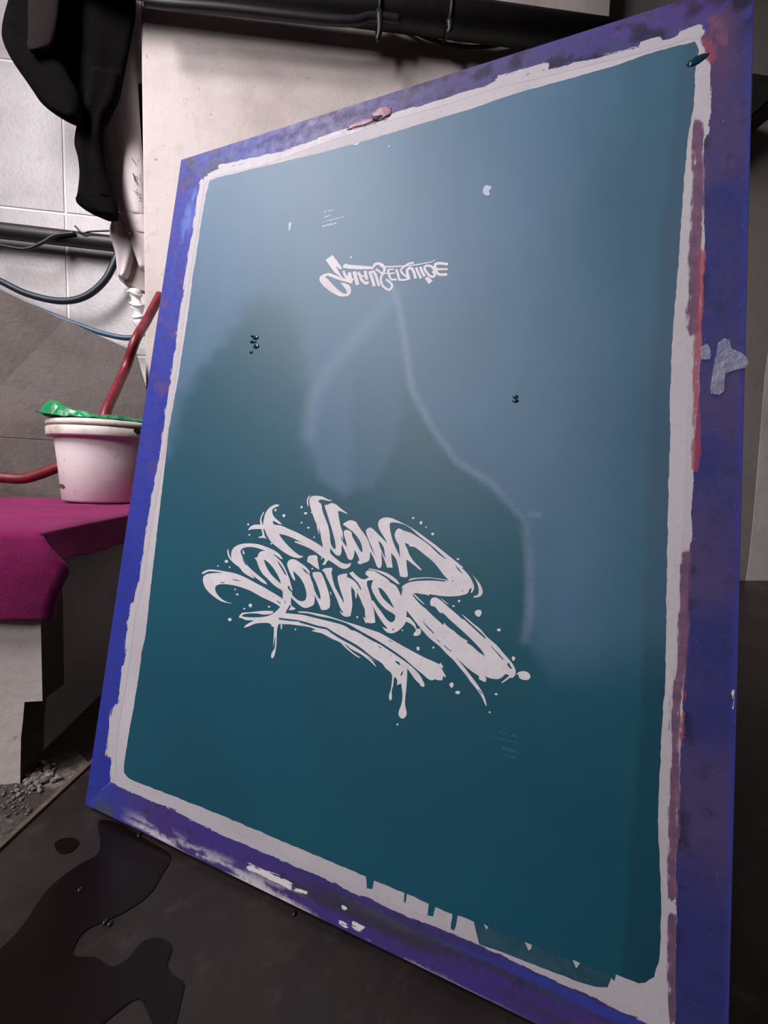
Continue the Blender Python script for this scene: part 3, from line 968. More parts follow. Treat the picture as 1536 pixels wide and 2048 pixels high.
def tape_material(horizontal):
    t = NT('worn_blue_tape')
    v = t.coord()
    st = t.coord((60, 420, 60) if horizontal else (420, 45, 60), (0, 0, 0.0))
    pc = t.attr('paint').outputs['Color']
    n1 = t.noise(v, 70, 5, 0.65)
    n2 = t.noise(v, 420, 3, 0.6)
    n3 = t.noise(v, 26, 4, 0.6)
    sk = t.noise(st, 1.0, 5, 0.65, 0.3)
    c = t.mix(t.ramp(n1, 0.50, 0.72, 0, 0.45), pc, (0.022, 0.020, 0.036))
    c = t.mix(t.ramp(n2, 0.68, 0.75, 0, 0.3), c, (0.4, 0.4, 0.52))
    wob = t.math('ADD', t.math('MULTIPLY', t.math('SUBTRACT', sk, 0.5), 1.1), t.math('MULTIPLY', t.math('SUBTRACT', n1, 0.5), 0.5))
    white = t.mix(t.ramp(n2, 0.5, 0.75, 0, 0.5), (0.52, 0.49, 0.53), (0.40, 0.365, 0.385))
    c = t.mix(t.ramp(t.math('ADD', t.attr('white').outputs['Fac'], wob), 0.47, 0.53), c, white)
    ink = t.mix(t.ramp(n1, 0.35, 0.65), s2l(122, 82, 110), s2l(92, 66, 98))
    c = t.mix(t.ramp(t.math('ADD', t.attr('ink').outputs['Fac'], t.math('MULTIPLY', wob, 1.15)), 0.38, 0.64, 0, 0.95), c, ink)
    c = t.mix(t.ramp(t.math('ADD', t.attr('bright_ink').outputs['Fac'], t.math('MULTIPLY', wob, 1.2)), 0.40, 0.72, 0, 0.85), c, s2l(150, 68, 86))
    c = t.mix(t.ramp(t.math('ADD', t.attr('glint_dot').outputs['Fac'], t.math('MULTIPLY', wob, 1.5)), 0.5, 0.62), c, (0.78, 0.76, 0.78))
    t.set(**{'Base Color': c, 'Roughness': t.ramp(n1, 0.3, 0.7, 0.42, 0.62), 'Specular IOR Level': 0.28})
    hgt = t.math('ADD', t.math('MULTIPLY', n3, 1.0), t.math('MULTIPLY', n1, 0.25))
    t.bump(hgt, 0.22, 0.004)
    return t.m


MAT['tape_h'] = tape_material(True)
MAT['tape_v'] = tape_material(False)
TIN = [(409, 355), (425, 344), (444, 336), (485, 327), (526, 318), (604, 289), (682, 262), (741, 242), (799, 223), (858, 207), (897, 195), (950, 178),
       (1003, 161), (1074, 145), (1130, 131), (1190, 116), (1293, 91), (1345, 76), (1376, 62), (1401, 72)]
RIN = [(1401, 72), (1412, 90), (1422, 137), (1415, 220), (1409, 290), (1407, 414), (1409, 497), (1405, 560), (1401, 670), (1399, 779), (1392, 860), (1383, 962),
       (1379, 1072), (1376, 1200), (1370, 1347), (1364, 1457), (1356, 1632), (1351, 1808), (1350, 1950), (1350, 2072)]
BIN = [(221, 1562), (245, 1576), (275, 1590), (326, 1611), (345, 1617), (370, 1634), (430, 1661), (485, 1688), (586, 1731), (640, 1752), (683, 1774), (772, 1813), (830, 1837),
       (881, 1858), (965, 1893), (1069, 1942), (1173, 1988), (1251, 2025), (1293, 2046), (1350, 2072)]
LIN = [(409, 355), (400, 363), (393, 410), (387, 450), (377, 510), (366, 586), (357, 646), (346, 729), (336, 794), (325, 872), (312, 951), (303, 1000), (289, 1086),
       (279, 1159), (267, 1210), (263, 1216), (254, 1285), (247, 1340), (241, 1385), (236, 1410), (229, 1451), (224, 1500), (222, 1540), (221, 1562)]


TIN2 = [(x, y + 13) for x, y in TIN[:-2]] + [(1378, 78), (1398, 80)]
LIN2 = [(409, 362)] + [(x + 10, y) for x, y in LIN[1:-2]] + [(232, 1540), (232, 1555)]
BIN2 = [(232, 1555)] + [(x + 3, y - 12) for x, y in BIN[1:-1]] + [(1338, 2052)]
RIN2 = [(1401, 76), (1400, 130), (1394, 200), (1384, 262), (1380, 350), (1374, 450), (1369, 560), (1368, 660), (1370, 700), (1374, 800), (1371, 900), (1367, 1000),
        (1361, 1109), (1355, 1200), (1349, 1330), (1336, 1395), (1333, 1560), (1332, 1730), (1334, 1830), (1333, 1940), (1338, 2052)]
GLINTS_DOTS = [([(500, 1735), (525, 1744), (552, 1757), (580, 1772)], 7), ([(590, 1778), (614, 1784)], 4), ([(706, 1849), (723, 1857)], 6), ([(682, 1844), (691, 1850)], 5), ([(684, 1815), (690, 1817)], 4),  # wet glints on the bottom bar painted white
         ([(1464, 1379), (1465, 1386)], 5), ([(1471, 1394), (1471, 1401)], 3), ([(1469, 1415), (1470, 1425)], 4)]  # white dots on the right bar
WHITES = [([(1000, 160), (1040, 147), (1092, 132)], 7), ([(1285, 90), (1316, 80)], 6), ([(1366, 72), (1398, 62)], 11), ([(640, 279), (700, 258)], 4), ([(440, 334), (560, 308)], 4),
          ([(267, 1212), (258, 1290)], 7), ([(250, 1335), (244, 1382)], 5), ([(234, 1418), (229, 1460), (223, 1505)], 10), ([(1386, 676), (1386, 770), (1383, 880), (1379, 1000), (1376, 1080)], 6),
          ([(1410, 135), (1411, 200), (1406, 262)], 10)]
INKS = [([(1394, 250), (1397, 330), (1394, 430), (1389, 520), (1388, 600), (1386, 660)], 12), ([(1372, 1110), (1368, 1250), (1360, 1360), (1350, 1420), (1350, 1500), (1348, 1600), (1345, 1700), (1343, 1790)], 10),
        ([(1343, 1835), (1343, 2040)], 8), ([(1412, 80), (1424, 112)], 12), ([(1430, 40), (1445, 80)], 14), ([(700, 254), (745, 243), (775, 232)], 7)]
BRIGHT = [([(1402, 505), (1399, 600), (1395, 700), (1392, 780), (1392, 850)], 8), ([(1394, 862), (1391, 935)], 9), ([(1415, 92), (1421, 120)], 9), ([(1370, 1360), (1364, 1500)], 4)]


def stroke_mask(lst):
    def fn(V):
        px, py = px_of(V)
        m = np.zeros(len(px))
        for L, r in lst:
            d, _ = seg_dist(px, py, L)
            m = np.maximum(m, np.clip(1.0 - d / r * 0.5, 0, 1))
        return m
    return fn


def strip(outer, inner2, inner_px, side, z):
    lp = [outer[0]] + [on_screen(*p) for p in inner2] + [outer[1]]

    def white(V):
        px, py = px_of(V)
        d, sd = seg_dist(px, py, inner_px)
        poly = inner_px + {'t': [(1800, 400), (1000, 1900), (300, 900)], 'l': [(800, 1400), (900, 500)], 'b': [(1250, 1300), (500, 1200)], 'r': [(900, 1500), (900, 400)]}[side]
        ins_ = inside(poly, np.stack([px, py], 1))
        m = np.clip(0.5 + np.where(ins_, 1, -1) * d / 14.0, 0, 1)
        m = np.where(m < 0.12, 0, m)
        return np.maximum(m, stroke_mask(WHITES)(V))
    return sheet('tape_strip', [lp], [], z, MAT['tape_h' if side in 'tb' else 'tape_v'], grid=0.0024, color=paint(side),
                 attrs={'white': white, 'ink': stroke_mask(INKS), 'bright_ink': stroke_mask(BRIGHT), 'glint_dot': stroke_mask(GLINTS_DOTS)})


strip((cTL, cTR), TIN2, TIN, 't', 0.0003)
strip((cBL, cBR), BIN2, BIN, 'b', 0.0003)
strip((cTL, cBL), LIN2, LIN, 'l', 0.00036)
strip((cTR, cBR), RIN2, RIN, 'r', 0.00036)


def smear(name, pts, z, mat, amp=0.0012, seed=0.0, step=0.002):
    return sheet(name, [ragged(loop(pts), amp * 0.7, step, seed, 90)], [], z, mat)


MAT['pinkish'] = smear_mat('pink_wax', s2l(170, 128, 146), s2l(132, 94, 116))


def blob(name, x, y, a, b, tilt, h, mat, seed):
    """flattened lump lying on the screen plane, sizes in pixels around (x, y)"""
    p = on_screen(x, y)
    ca, sa = math.cos(tilt), math.sin(tilt)
    ea = on_screen(x + a * ca, y + a * sa) - p
    eb = on_screen(x - b * sa, y + b * ca) - p
    bm = bmesh.new()
    bmesh.ops.create_icosphere(bm, subdivisions=3, radius=1.0)
    for v in bm.verts:
        k = 1 + 0.45 * fbm(v.co.x * 1.6, v.co.y * 1.6, seed, 3)
        q = p + ea * v.co.x * k + eb * v.co.y * k
        v.co = Vector((q[0], q[1], 0.0005 + h * v.co.z * (1 + 0.5 * fbm(v.co.x * 3, v.co.y * 3, seed + 2, 3))))
    return bm_obj(name, bm, mat, screen, True)


blob('pink_wax_drip', 764, 227, 22, 12, -0.5, 0.0016, MAT['pinkish'], 1.0)
blob('pink_wax_drip', 722, 248, 30, 5, -0.32, 0.0008, MAT['pinkish'], 3.0)
blob('wax_drip_hollow', 757, 237, 11, 3.5, -0.4, 0.0022, MAT['ink'], 2.0)
blob('corner_smear', 1392, 122, 26, 7, -0.5, 0.0012, MAT['blob'], 5.0)
# handling: clear tape scrap
t = NT('clear_tape')
t.set(**{'Base Color': (0.62, 0.65, 0.80), 'Roughness': 0.2, 'Alpha': 0.34, 'Specular IOR Level': 0.8})
t.bump(t.noise(t.coord((1, 1, 1)), 90, 5, 0.7), 0.8, 0.004)
MAT['clear'] = t.m
sheet('clear_tape_scrap', [ragged(loop([(1434, 690), (1446, 681), (1456, 684), (1460, 700), (1478, 708), (1490, 716), (1495, 728), (1488, 738), (1468, 744), (1448, 750), (1444, 770), (1444, 785), (1436, 793), (1420, 790), (1418, 778), (1424, 745)]), 0.001, 0.003, 3)],
      [], 0.0026, MAT['clear'], grid=0.003, zfun=lambda x, y: 0.002 * max(0, fbm(x * 90, y * 60, 2, 3)))
sheet('clear_tape_scrap', [ragged(loop([(1398, 698), (1412, 690), (1420, 712), (1418, 722), (1400, 722)]), 0.001, 0.003, 4)], [], 0.0026, MAT['clear'], grid=0.003,
      zfun=lambda x, y: 0.001 * max(0, fbm(x * 90, y * 60, 4, 3)))

# ------------------------------------------------------------------ bench with magenta cloth
BZ = 0.3255
BX = at_y(75, 1055, 0.566)[0]               # right side of the bench
bench = empty('low_bench', (BX - 0.2, 0.85, 0))
tag(bench, 'low white bench with stepped board leg, draped with magenta cloth', 'bench')
Lx, Ly, Lz = bench.location
t = NT('chipped_white_board')
v = t.coord()
c = t.mix(t.ramp(t.noise(v, 6, 6, 0.6), 0.4, 0.7, 0, 0.5), (0.62, 0.555, 0.535), (0.40, 0.34, 0.31))
c = t.mix(t.ramp(t.noise(v, 70, 5, 0.6), 0.62, 0.72, 0, 0.6), c, (0.16, 0.12, 0.10))
t.set(**{'Base Color': c, 'Roughness': 0.75})
t.bump(t.noise(v, 80, 5), 0.4, 0.002)
MAT['board'] = t.m
# stepped front board
YF = 0.566
outl = [(-120, 1090), (78, 1085), (85, 1402), (49, 1404), (46, 1440), (42, 1475), (40, 1566), (-120, 1553)]
pts = [at_y(x, y, YF) for x, y in outl]
for p in pts[-2:]: p[2] = 0.0
bm = bmesh.new()
fv = [bm.verts.new(Vector(p) - Vector(bench.location)) for p in pts]
bk = [bm.verts.new(v.co + Vector((0, 0.045, 0))) for v in fv]
bm.faces.new(fv)
bm.faces.new(bk[::-1])
n = len(fv)
side = []
for i in range(n):
    side.append(bm.faces.new((fv[i], bk[i], bk[(i + 1) % n], fv[(i + 1) % n])))
bmesh.ops.recalc_face_normals(bm, faces=bm.faces[:])
o = bm_obj('board_leg', bm, MAT['board'], bench)
o.data.materials.append(MAT['dark_wood'])
for f in o.data.polygons:
    if abs(f.normal.y) < 0.5:
        f.material_index = 1
t = NT('grey_side_panel')
v = t.coord()
t.set(**{'Base Color': t.mix(t.ramp(t.noise(v, 8, 5), 0.35, 0.7), (0.30, 0.275, 0.27), (0.20, 0.18, 0.175)), 'Roughness': 0.8})
MAT['side_panel'] = t.m
box('side_panel', BX - 0.06 - Lx, BX - 0.045 - Lx, YF + 0.05 - Ly, 1.10 - Ly, 0, BZ - 0.03, MAT['side_panel'], bench, 0.001)
box('bench_top', -1.1 - Lx, BX - 0.012 - Lx, YF - Ly, 1.12 - Ly, BZ - 0.03, BZ - 0.004, MAT['board'], bench, 0.002)
box('board_leg', -1.05 - Lx, -1.0 - Lx, YF - Ly, 1.10 - Ly, 0, BZ - 0.03, MAT['board'], bench, 0.002)

# cloth
t = NT('magenta_towelling')
v = t.coord()
n1 = t.noise(v, 10, 5, 0.6)
n2 = t.noise(v, 260, 3, 0.7)
c = t.mix(t.ramp(n1, 0.35, 0.7), (0.235, 0.011, 0.095), (0.16, 0.007, 0.062))
c = t.mix(t.ramp(n2, 0.5, 0.8, 0, 0.4), c, (0.32, 0.035, 0.16))
t.set(**{'Base Color': c, 'Roughness': 0.95, 'Sheen Weight': 0.25, 'Sheen Tint': (0.9, 0.3, 0.6), 'Specular IOR Level': 0.2})
t.bump(n2, 0.35, 0.0015)
MAT['magenta'] = t.m
vs, fs = [], []


def add_grid(G):
    b = len(vs)
    R, Cn = len(G), len(G[0])
    for row in G:
        vs.extend(row)
    for i in range(R - 1):
        for j in range(Cn - 1):
            fs.append((b + i * Cn + j, b + i * Cn + j + 1, b + (i + 1) * Cn + j + 1, b + (i + 1) * Cn + j))


NXG, NYG = 56, 40
top = []
for i in range(NYG + 1):
    y = 1.12 + (YF - 0.006 - 1.12) * i / NYG
    row = []
    for j in range(NXG + 1):
        x = -1.1 + (BX + 0.002 + 1.1) * j / NXG
        e = min(1.0, (BX + 0.002 - x) / 0.02, (y - YF + 0.006) / 0.02)
        row.append(np.array([x, y, BZ + 0.002 - 0.004 * (1 - e) ** 2 + 0.002 * max(0, fbm(x * 14, y * 14, 0.5, 3)) * min(1, e)]))
    top.append(row)
add_grid(top)
# front flap
rb = [(0.0, 76), (0.12, 92), (0.26, 112), (0.36, 127), (0.45, 131), (0.55, 122), (0.7, 110), (0.85, 103), (1.0, 100)]
rows = []
NR = 26
zt, zb = BZ - 0.001, at_y(50, 1241, YF - 0.02)[2]
for i in range(NR + 1):
    u = i / NR
    z = zt + (zb - zt) * u
    pyy = 1056 + (1246 - 1056) * u
    xr_px = np.interp(u, [a for a, _ in rb], [b for _, b in rb])
    xr = at_y(xr_px, pyy, YF - 0.015)[0]
    row = []
    for j in range(NXG + 1):
        k = j / NXG
        x = -1.1 + (xr + 1.1) * k
        fold = 0.006 * math.sin(x * 30 + 0.8) * smooth(0, 0.6, u) + 0.002 * fbm(x * 22, z * 22, 3.0, 3)
        yy = YF - 0.010 - 0.006 * smooth(0, 0.35, u) - fold * 0.6
        if k > 0.9:                          # free corner curls forward and back
            yy += 0.007 * ((k - 0.9) / 0.1) ** 2 * smooth(0.1, 0.4, u)
        zz = z + 0.004 * math.sin(x * 25) * u + (0.0015 * fbm(x * 140, 0.0, 4.0, 3) if i == NR else 0)
        row.append(np.array([x, yy, zz]) if i else top[-1][j])
    rows.append(row)
add_grid(rows)
# side flap
rows = []
for i in range(15):
    u = i / 14
    row = []
    for j in range(NYG + 1):
        k = j / NYG
        y = YF - 0.006 + (1.12 - YF + 0.006) * k
        drop = 0.036 + 0.010 * smooth(0.0, 0.25, k) - 0.006 * (1 if k > 0.42 else 0) + 0.0015 * fbm(k * 30, 0, 1, 3)
        z = BZ - 0.001 - drop * u
        x = BX + 0.003 + 0.004 * u * u + 0.002 * math.sin(k * 17) * u + 0.012 * u * smooth(0.12, 0.0, k)
        row.append(np.array([x, y, z]) if i else top[NYG - j][-1])
    rows.append(row)
add_grid(rows)
cl = mesh('cloth', vs, fs, MAT['magenta'], None, True)
md = cl.modifiers.new('thickness', 'SOLIDIFY')
md.thickness = 0.003
md.offset = 0
bm = bmesh.new()
bm.from_mesh(cl.data)
bmesh.ops.remove_doubles(bm, verts=bm.verts[:], dist=0.00002)
bmesh.ops.recalc_face_normals(bm, faces=bm.faces[:])
bm.to_mesh(cl.data)
bm.free()
cl.data.polygons.foreach_set('use_smooth', [True] * len(cl.data.polygons))
tag(cl, 'magenta towel draped over the low bench', 'cloth')

# ------------------------------------------------------------------ bucket with green bag
CZ = BZ + 0.006
bc = at_z(190, 1007, CZ)
BR_ = 0.090
bcx, bcy = at_y(222, 1000, bc[1] + BR_)[0], bc[1] + BR_
bucket = empty('plastic_bucket', (bcx, bcy, CZ))
tag(bucket, 'dirty white plastic bucket standing on the magenta cloth', 'bucket')
t = NT('dirty_white_plastic')
v = t.coord()
n1 = t.noise(v, 12, 6, 0.65)
n2 = t.noise(v, 75, 5, 0.65)
c = t.mix(t.ramp(n1, 0.45, 0.75, 0, 0.4), (0.74, 0.67, 0.68), (0.52, 0.42, 0.40))
c = t.mix(t.ramp(n2, 0.58, 0.72, 0, 0.6), c, (0.42, 0.32, 0.30))
pink_bounce = t.ramp(t.noise(v, 7, 3, 0.5, 0.5), 0.48, 0.68, 0, 0.45)
c = t.mix(pink_bounce, c, (0.72, 0.38, 0.46))  # pink bounced from the magenta cloth, painted into the plastic
t.set(**{'Base Color': c, 'Roughness': 0.38, 'Subsurface Weight': 0.0})
t.bump(n2, 0.15, 0.001)
MAT['bucket'] = t.m
t = NT('grimy_rim_plastic')
v = t.coord()
c = t.mix(t.ramp(t.noise(v, 18, 5, 0.6), 0.4, 0.68, 0, 0.75), (0.70, 0.64, 0.60), (0.36, 0.29, 0.22))
t.set(**{'Base Color': c, 'Roughness': 0.45})
MAT['rim'] = t.m
BH = at_y(150, 845, bcy)[2] - CZ
rt_ = BR_ * 1.13
lathe('bucket_body', [(0.0, 0.002), (BR_ - 0.006, 0.0), (BR_, 0.005), (BR_ + (rt_ - BR_) * 0.5, BH * 0.5), (rt_, BH * 0.86), (rt_ - 0.003, BH * 0.99), (rt_ - 0.006, BH * 0.99),
                       (rt_ - 0.004, BH * 0.8), (BR_ - 0.004, 0.008), (0.0, 0.006)], MAT['bucket'], bucket)
lathe('rim', [(rt_ - 0.001, BH * 0.80), (rt_ + 0.011, BH * 0.80), (rt_ + 0.012, BH * 0.82), (rt_ + 0.012, BH * 0.905), (rt_ + 0.010, BH * 0.915), (rt_ + 0.004, BH * 0.918),
              (rt_ + 0.004, BH * 0.93), (rt_ + 0.011, BH * 0.933), (rt_ + 0.012, BH * 0.945), (rt_ + 0.011, BH * 0.985), (rt_ + 0.006, BH), (rt_ - 0.003, BH), (rt_ - 0.006, BH * 0.98)], MAT['rim'], bucket)
# rust stains
MAT['rust'] = plain('rust_brown', (0.10, 0.04, 0.018), 0.85, 0, 0.6, 80)
for (x, y, a, b) in ((276, 863, 9, 6), (122, 972, 15, 4)):
    d_ = ray(x, y)
    rr_ = rt_ + 0.0126 if y < 900 else BR_ + (rt_ - BR_) * 0.2 + 0.0012
    ox, oy = CAM[0] - bcx, CAM[1] - bcy
    qa, qb, qc = d_[0] ** 2 + d_[1] ** 2, 2 * (ox * d_[0] + oy * d_[1]), ox * ox + oy * oy - rr_ ** 2
    tt_ = (-qb - math.sqrt(max(0.0, qb * qb - 4 * qa * qc))) / (2 * qa)
    p = CAM + d_ * tt_
    th = math.atan2(p[1] - bcy, p[0] - bcx)
    q = []
    for k in range(14):
        aa = 2 * math.pi * k / 14
        w_ = 1 + 0.6 * fbm(math.cos(aa) * 2, math.sin(aa) * 2, x, 2)
        q.append((th + a * w_ * math.cos(aa) * 0.001 / rr_, p[2] - CZ + b * w_ * math.sin(aa) * 0.001))
    mesh('rust_stain', [(rr_ * math.cos(h_), rr_ * math.sin(h_), z_) for h_, z_ in q], [tuple(range(14))], MAT['rust'], bucket)

# crumpled green bag over the rim
t = NT('green_film')
v = t.coord()
t.set(**{'Base Color': t.mix(t.ramp(t.noise(v, 12, 3), 0.4, 0.65), (0.012, 0.27, 0.085), (0.02, 0.17, 0.07)), 'Roughness': 0.25, 'Transmission Weight': 0.0})
t.bump(t.noise(v, 40, 4), 0.4, 0.003)
MAT['green'] = t.m
vs, fs = [], []
NA, NRr = 64, 9
zr = CZ + BH
for i in range(NRr):
    u = i / (NRr - 1)                        # 0 inside, 1 outer lip
    for k in range(NA):
        a = 2 * math.pi * k / NA
        w1 = fbm(math.cos(a) * 2.2, math.sin(a) * 2.2, 1.0, 3)
        left = max(0.0, math.cos(a - math.radians(200)))
        r = (rt_ - 0.03) + u * (0.036 + 0.022 * left ** 3 + 0.006 * w1)
        bulge = math.sin(min(1.0, u * 1.15) * math.pi)
        z = zr + 0.002 - 0.02 * (1 - u) ** 2 + bulge * (0.012 + 0.010 * w1 + 0.026 * left ** 2) + 0.012 * left ** 6 * u
        z += 0.004 * fbm(math.cos(a) * 7 * (1 + u), math.sin(a) * 7, u * 3, 3)
        vs.append(np.array([bcx + r * math.cos(a), bcy + r * math.sin(a), max(z, zr + 0.001 if u > 0.7 else z)]))
for i in range(NRr - 1):
    for k in range(NA):
        k2 = (k + 1) % NA
        fs.append((i * NA + k, i * NA + k2, (i + 1) * NA + k2, (i + 1) * NA + k))
bag = mesh('plastic_bag', vs, fs, MAT['green'], None, False)
md = bag.modifiers.new('thickness', 'SOLIDIFY')
md.thickness = 0.0006
tag(bag, 'crumpled green plastic bag over the rim of the white bucket', 'plastic bag')

# ------------------------------------------------------------------ cement partition on the left
pa = [(-90, 530), (0, 578), (130, 640), (262, 699), (272, 703), (281, 735), (300, 800), (300, 1030), (-90, 1030)]


def part_y(px): return 1.18 + (1.325 - 1.18) * px / 270.0


front = []
for x, y in pa:
    p = at_y(x, y, part_y(x))
    front.append(p)
for p in front[-2:]: p[2] = 0.0
slab = empty('cement_partition', ((front[-1][0] + front[-2][0]) / 2, (front[-1][1] + front[-2][1]) / 2, 0))
tag(slab, 'grey cement partition with slanting top edge behind the bucket', 'partition')
zs = at_y(50, 878, part_y(50))[2]
dirv = front[-2] - front[-1]
dirv /= np.linalg.norm(dirv)
nb = np.array([-dirv[1], dirv[0], 0.0])


def slab_piece(poly2, name):
    loc = np.array(slab.location)
    bm = bmesh.new()
    a = [bm.verts.new(tuple(p - loc)) for p in poly2]
    b = [bm.verts.new(tuple(p + nb * 0.02 - loc)) for p in poly2]
    bm.faces.new(a)
    bm.faces.new(b[::-1])
    for i in range(len(a)):
        j = (i + 1) % len(a)
        bm.faces.new((a[i], b[i], b[j], a[j]))
    bmesh.ops.recalc_face_normals(bm, faces=bm.faces[:])
    bmesh.ops.bevel(bm, geom=[e for e in bm.edges], offset=0.0015, segments=1, affect='EDGES')
    return bm_obj(name, bm, MAT['cement'], slab)


upper = front[:-2] + [np.array([front[-2][0], front[-2][1], zs]), np.array([front[-1][0], front[-1][1], zs])]
lower = [np.array([front[-1][0], front[-1][1], zs]), np.array([front[-2][0], front[-2][1], zs]), front[-2], front[-1]]
slab_piece(upper, 'panel')
slab_piece(lower, 'panel')

# ------------------------------------------------------------------ pipes, cables, hoses
def run(pts_px, yv):
    return [at_y(x, y, (yv(i) if callable(yv) else yv)) for i, (x, y) in enumerate(pts_px)]


YP = Y_PIL - 0.072
# thick pipe crossing in front of the pillar
p0, p1 = at_y(905, 36, YP), at_y(1075, 59, YP)
d = (p1 - p0) / (p1[0] - p0[0])
ends = [p0 + d * (-0.98 - p0[0]), p0 + d * (0.98 - p0[0])]
mpipe = empty('wall_pipe', (p0[0], YP, p0[2]))
tag(mpipe, 'thick black pipe running along the top of the white pillar', 'pipe')
R_P = 0.043
tube('pipe', rel(ends, mpipe), R_P, MAT['black_pipe'], mpipe, 20, 1, False)
for px_, ln in ((757, 0.062), (895, 0.02)):
    c0 = at_y(px_, 30, YP)
    t0 = (c0[0] - p0[0])
    cc = p0 + d * t0
    ring = []
    for k in range(17):
        a = 2 * math.pi * k / 16
        ring.append(cc + np.array([0, math.cos(a) * (R_P + 0.003), math.sin(a) * (R_P + 0.003)]))
    tube('pipe_clip', rel(ring, mpipe), 0.005, MAT['black_pipe'], mpipe, 8, 1, False)
    tube('clip_tail', rel([cc + np.array([0, -R_P * .6, -R_P * 0.8]), cc + np.array([0.002, -R_P * 0.6, -R_P - ln * .6]), cc + np.array([-0.004, -R_P * .5, -R_P - ln])], mpipe),
         lambda u: 0.010 * (1 - u * 0.45), MAT['black_pipe'], mpipe, 8, 4)
cab = tube('cable', run([(288, 2), (320, 7), (360, 11), (440, 17), (530, 27), (600, 35), (660, 41), (712, 42), (745, 34), (800, 40)], YP - 0.02), 0.0115, MAT['black_rubber'])
tag(cab, 'black cable sagging just below the thick pipe', 'cable')
cab = tube('cable', run([(800, 48), (850, 74), (910, 91), (975, 93), (1030, 84), (1070, 88), (1120, 110)], Y_PIL - 0.012), 0.005, MAT['black_rubber'])
tag(cab, 'thin cable on the pillar below the thick pipe', 'cable')

YT = Y_WALL - 0.045
lp = empty('wall_pipe', at_y(100, 462, YT))
tag(lp, 'black pipe fixed to the grey tiles beside the hanging clothes', 'pipe')
tube('pipe', rel(run([(-80, 452), (0, 461), (120, 475), (300, 496)], YT), lp), 0.024, MAT['black_pipe'], lp, 16, 4)
tube('pipe_lead', rel(run([(150, 452), (165, 466), (180, 463), (225, 461), (260, 458)], YT - 0.03), lp), 0.0028, MAT['black_rubber'], lp, 6)
cab = tube('cable', run([(-40, 486), (0, 491), (50, 498), (85, 485), (110, 471), (150, 466)], YT - 0.03), 0.0055, MAT['black_rubber'])
tag(cab, 'thin black cable drooping from the pipe on the tiles', 'cable')
cab = tube('cable', run([(-60, 535), (0, 562), (55, 588), (120, 602), (170, 593), (210, 560), (234, 512), (246, 470)], YT - 0.02), 0.0105, MAT['blue_cable'])
cab.data.materials[0] = plain('dark_blue_cable_sheath', (0.016, 0.028, 0.042), 0.45, 0, 0.5, 12)
tag(cab, 'dark blue hose hanging in a loop against the tiles', 'hose')
cab = tube('cable', run([(60, 612), (130, 640), (170, 655), (210, 668), (255, 676), (285, 668), (320, 650)], Y_WALL - 0.06), 0.0085, MAT['blue_cable'])
tag(cab, 'thin blue hose lying behind the red hose', 'hose')

# red hose from the wrapped joint into the bucket
yb = bcy + 0.02
hose = tube('hose', [at_y(320, 590, 1.33), at_y(294, 640, 1.27), at_y(272, 678, 1.19), at_y(252, 735, yb + 0.13), at_y(229, 785, yb + 0.06), at_y(212, 824, yb + 0.01), at_y(203, 870, yb - 0.02)],
            0.0112, MAT['red_hose'], None, 14, 8)
tag(hose, 'red rubber hose hanging down into the bucket', 'hose')
hose = tube('hose', run([(-60, 952), (0, 955), (45, 957), (80, 948), (112, 936), (150, 925)], 1.115), 0.0125, MAT['red_hose'], None, 14, 8)
hose.data.materials[0] = plain('dark_red_hose_rubber', (0.17, 0.012, 0.02), 0.45, 0, 0.4, 40)
tag(hose, 'dark red hose lying behind the bucket on the bench', 'hose')
# wrapped joint
jc = at_y(280, 612, 1.40)
j = empty('pipe_joint', jc)
tag(j, 'white plastic-wrapped pipe joint above the red hose', 'pipe joint')
jp = run([(270, 580), (272, 600), (276, 622), (280, 645), (288, 668)], 1.42)
tube('joint_body', rel(jp, j), lambda u: 0.015 + 0.003 * math.sin(u * 19), MAT['wrap'], j, 12, 6)
for k, (x, y) in enumerate(((270, 590), (274, 612), (279, 636))):
    c0 = at_y(x, y, 1.42)
    ring = [c0 + np.array([math.cos(a) * 0.017, math.sin(a) * 0.017, 0.005 * math.sin(a * 2 + k)]) for a in np.linspace(0, 2 * math.pi, 15)]
    tube('wrap_turn', rel(ring, j), 0.004, MAT['wrap'], j, 7, 2)

# ------------------------------------------------------------------ hanging clothes
def loft(name, rows, mat, parent, ycen, thick, seed=0.0, seg=28, cap=True, fold=0.1, nsub=4, freq=3, root=None):
    """rows of (py, x_left, x_right[, thickness scale]) seen in front view at depth ycen(py)"""
    R = catmull([np.array([r[0], r[1], r[2], r[3] if len(r) > 3 else 1.0]) for r in rows], nsub)
    vs, fs = [], []
    for i, (py, xl, xr, ts) in enumerate(R):
        yc = ycen(py) if callable(ycen) else ycen
        a, b = at_y(xl, py, yc), at_y(xr, py, yc)
        c = (a + b) / 2
        hw = (b[0] - a[0]) / 2
        for k in range(seg):
            th = 2 * math.pi * k / seg
            w = 1 + fold * math.sin(freq * th + seed + i * 0.05) * abs(math.sin(th)) + 0.05 * fbm(math.cos(th) * 2, math.sin(th) * 2, i * 0.12 + seed, 3)
            vs.append(np.array([c[0] + hw * math.cos(th), c[1] + thick * ts * math.sin(th) * w, c[2] + (b[2] - a[2]) / 2 * math.cos(th)]))
    m = len(R)
    for i in range(m - 1):
        for k in range(seg):
            k2 = (k + 1) % seg
            fs.append((i * seg + k, (i + 1) * seg + k, (i + 1) * seg + k2, i * seg + k2))
    if cap:
        fs.append(tuple(range(seg)))
        fs.append(tuple((m - 1) * seg + k for k in range(seg - 1, -1, -1)))
    return mesh(name, rel(vs, root or parent), fs, mat, parent, True)


YG = 1.345
hook_z = at_y(150, -110, YG)[2]
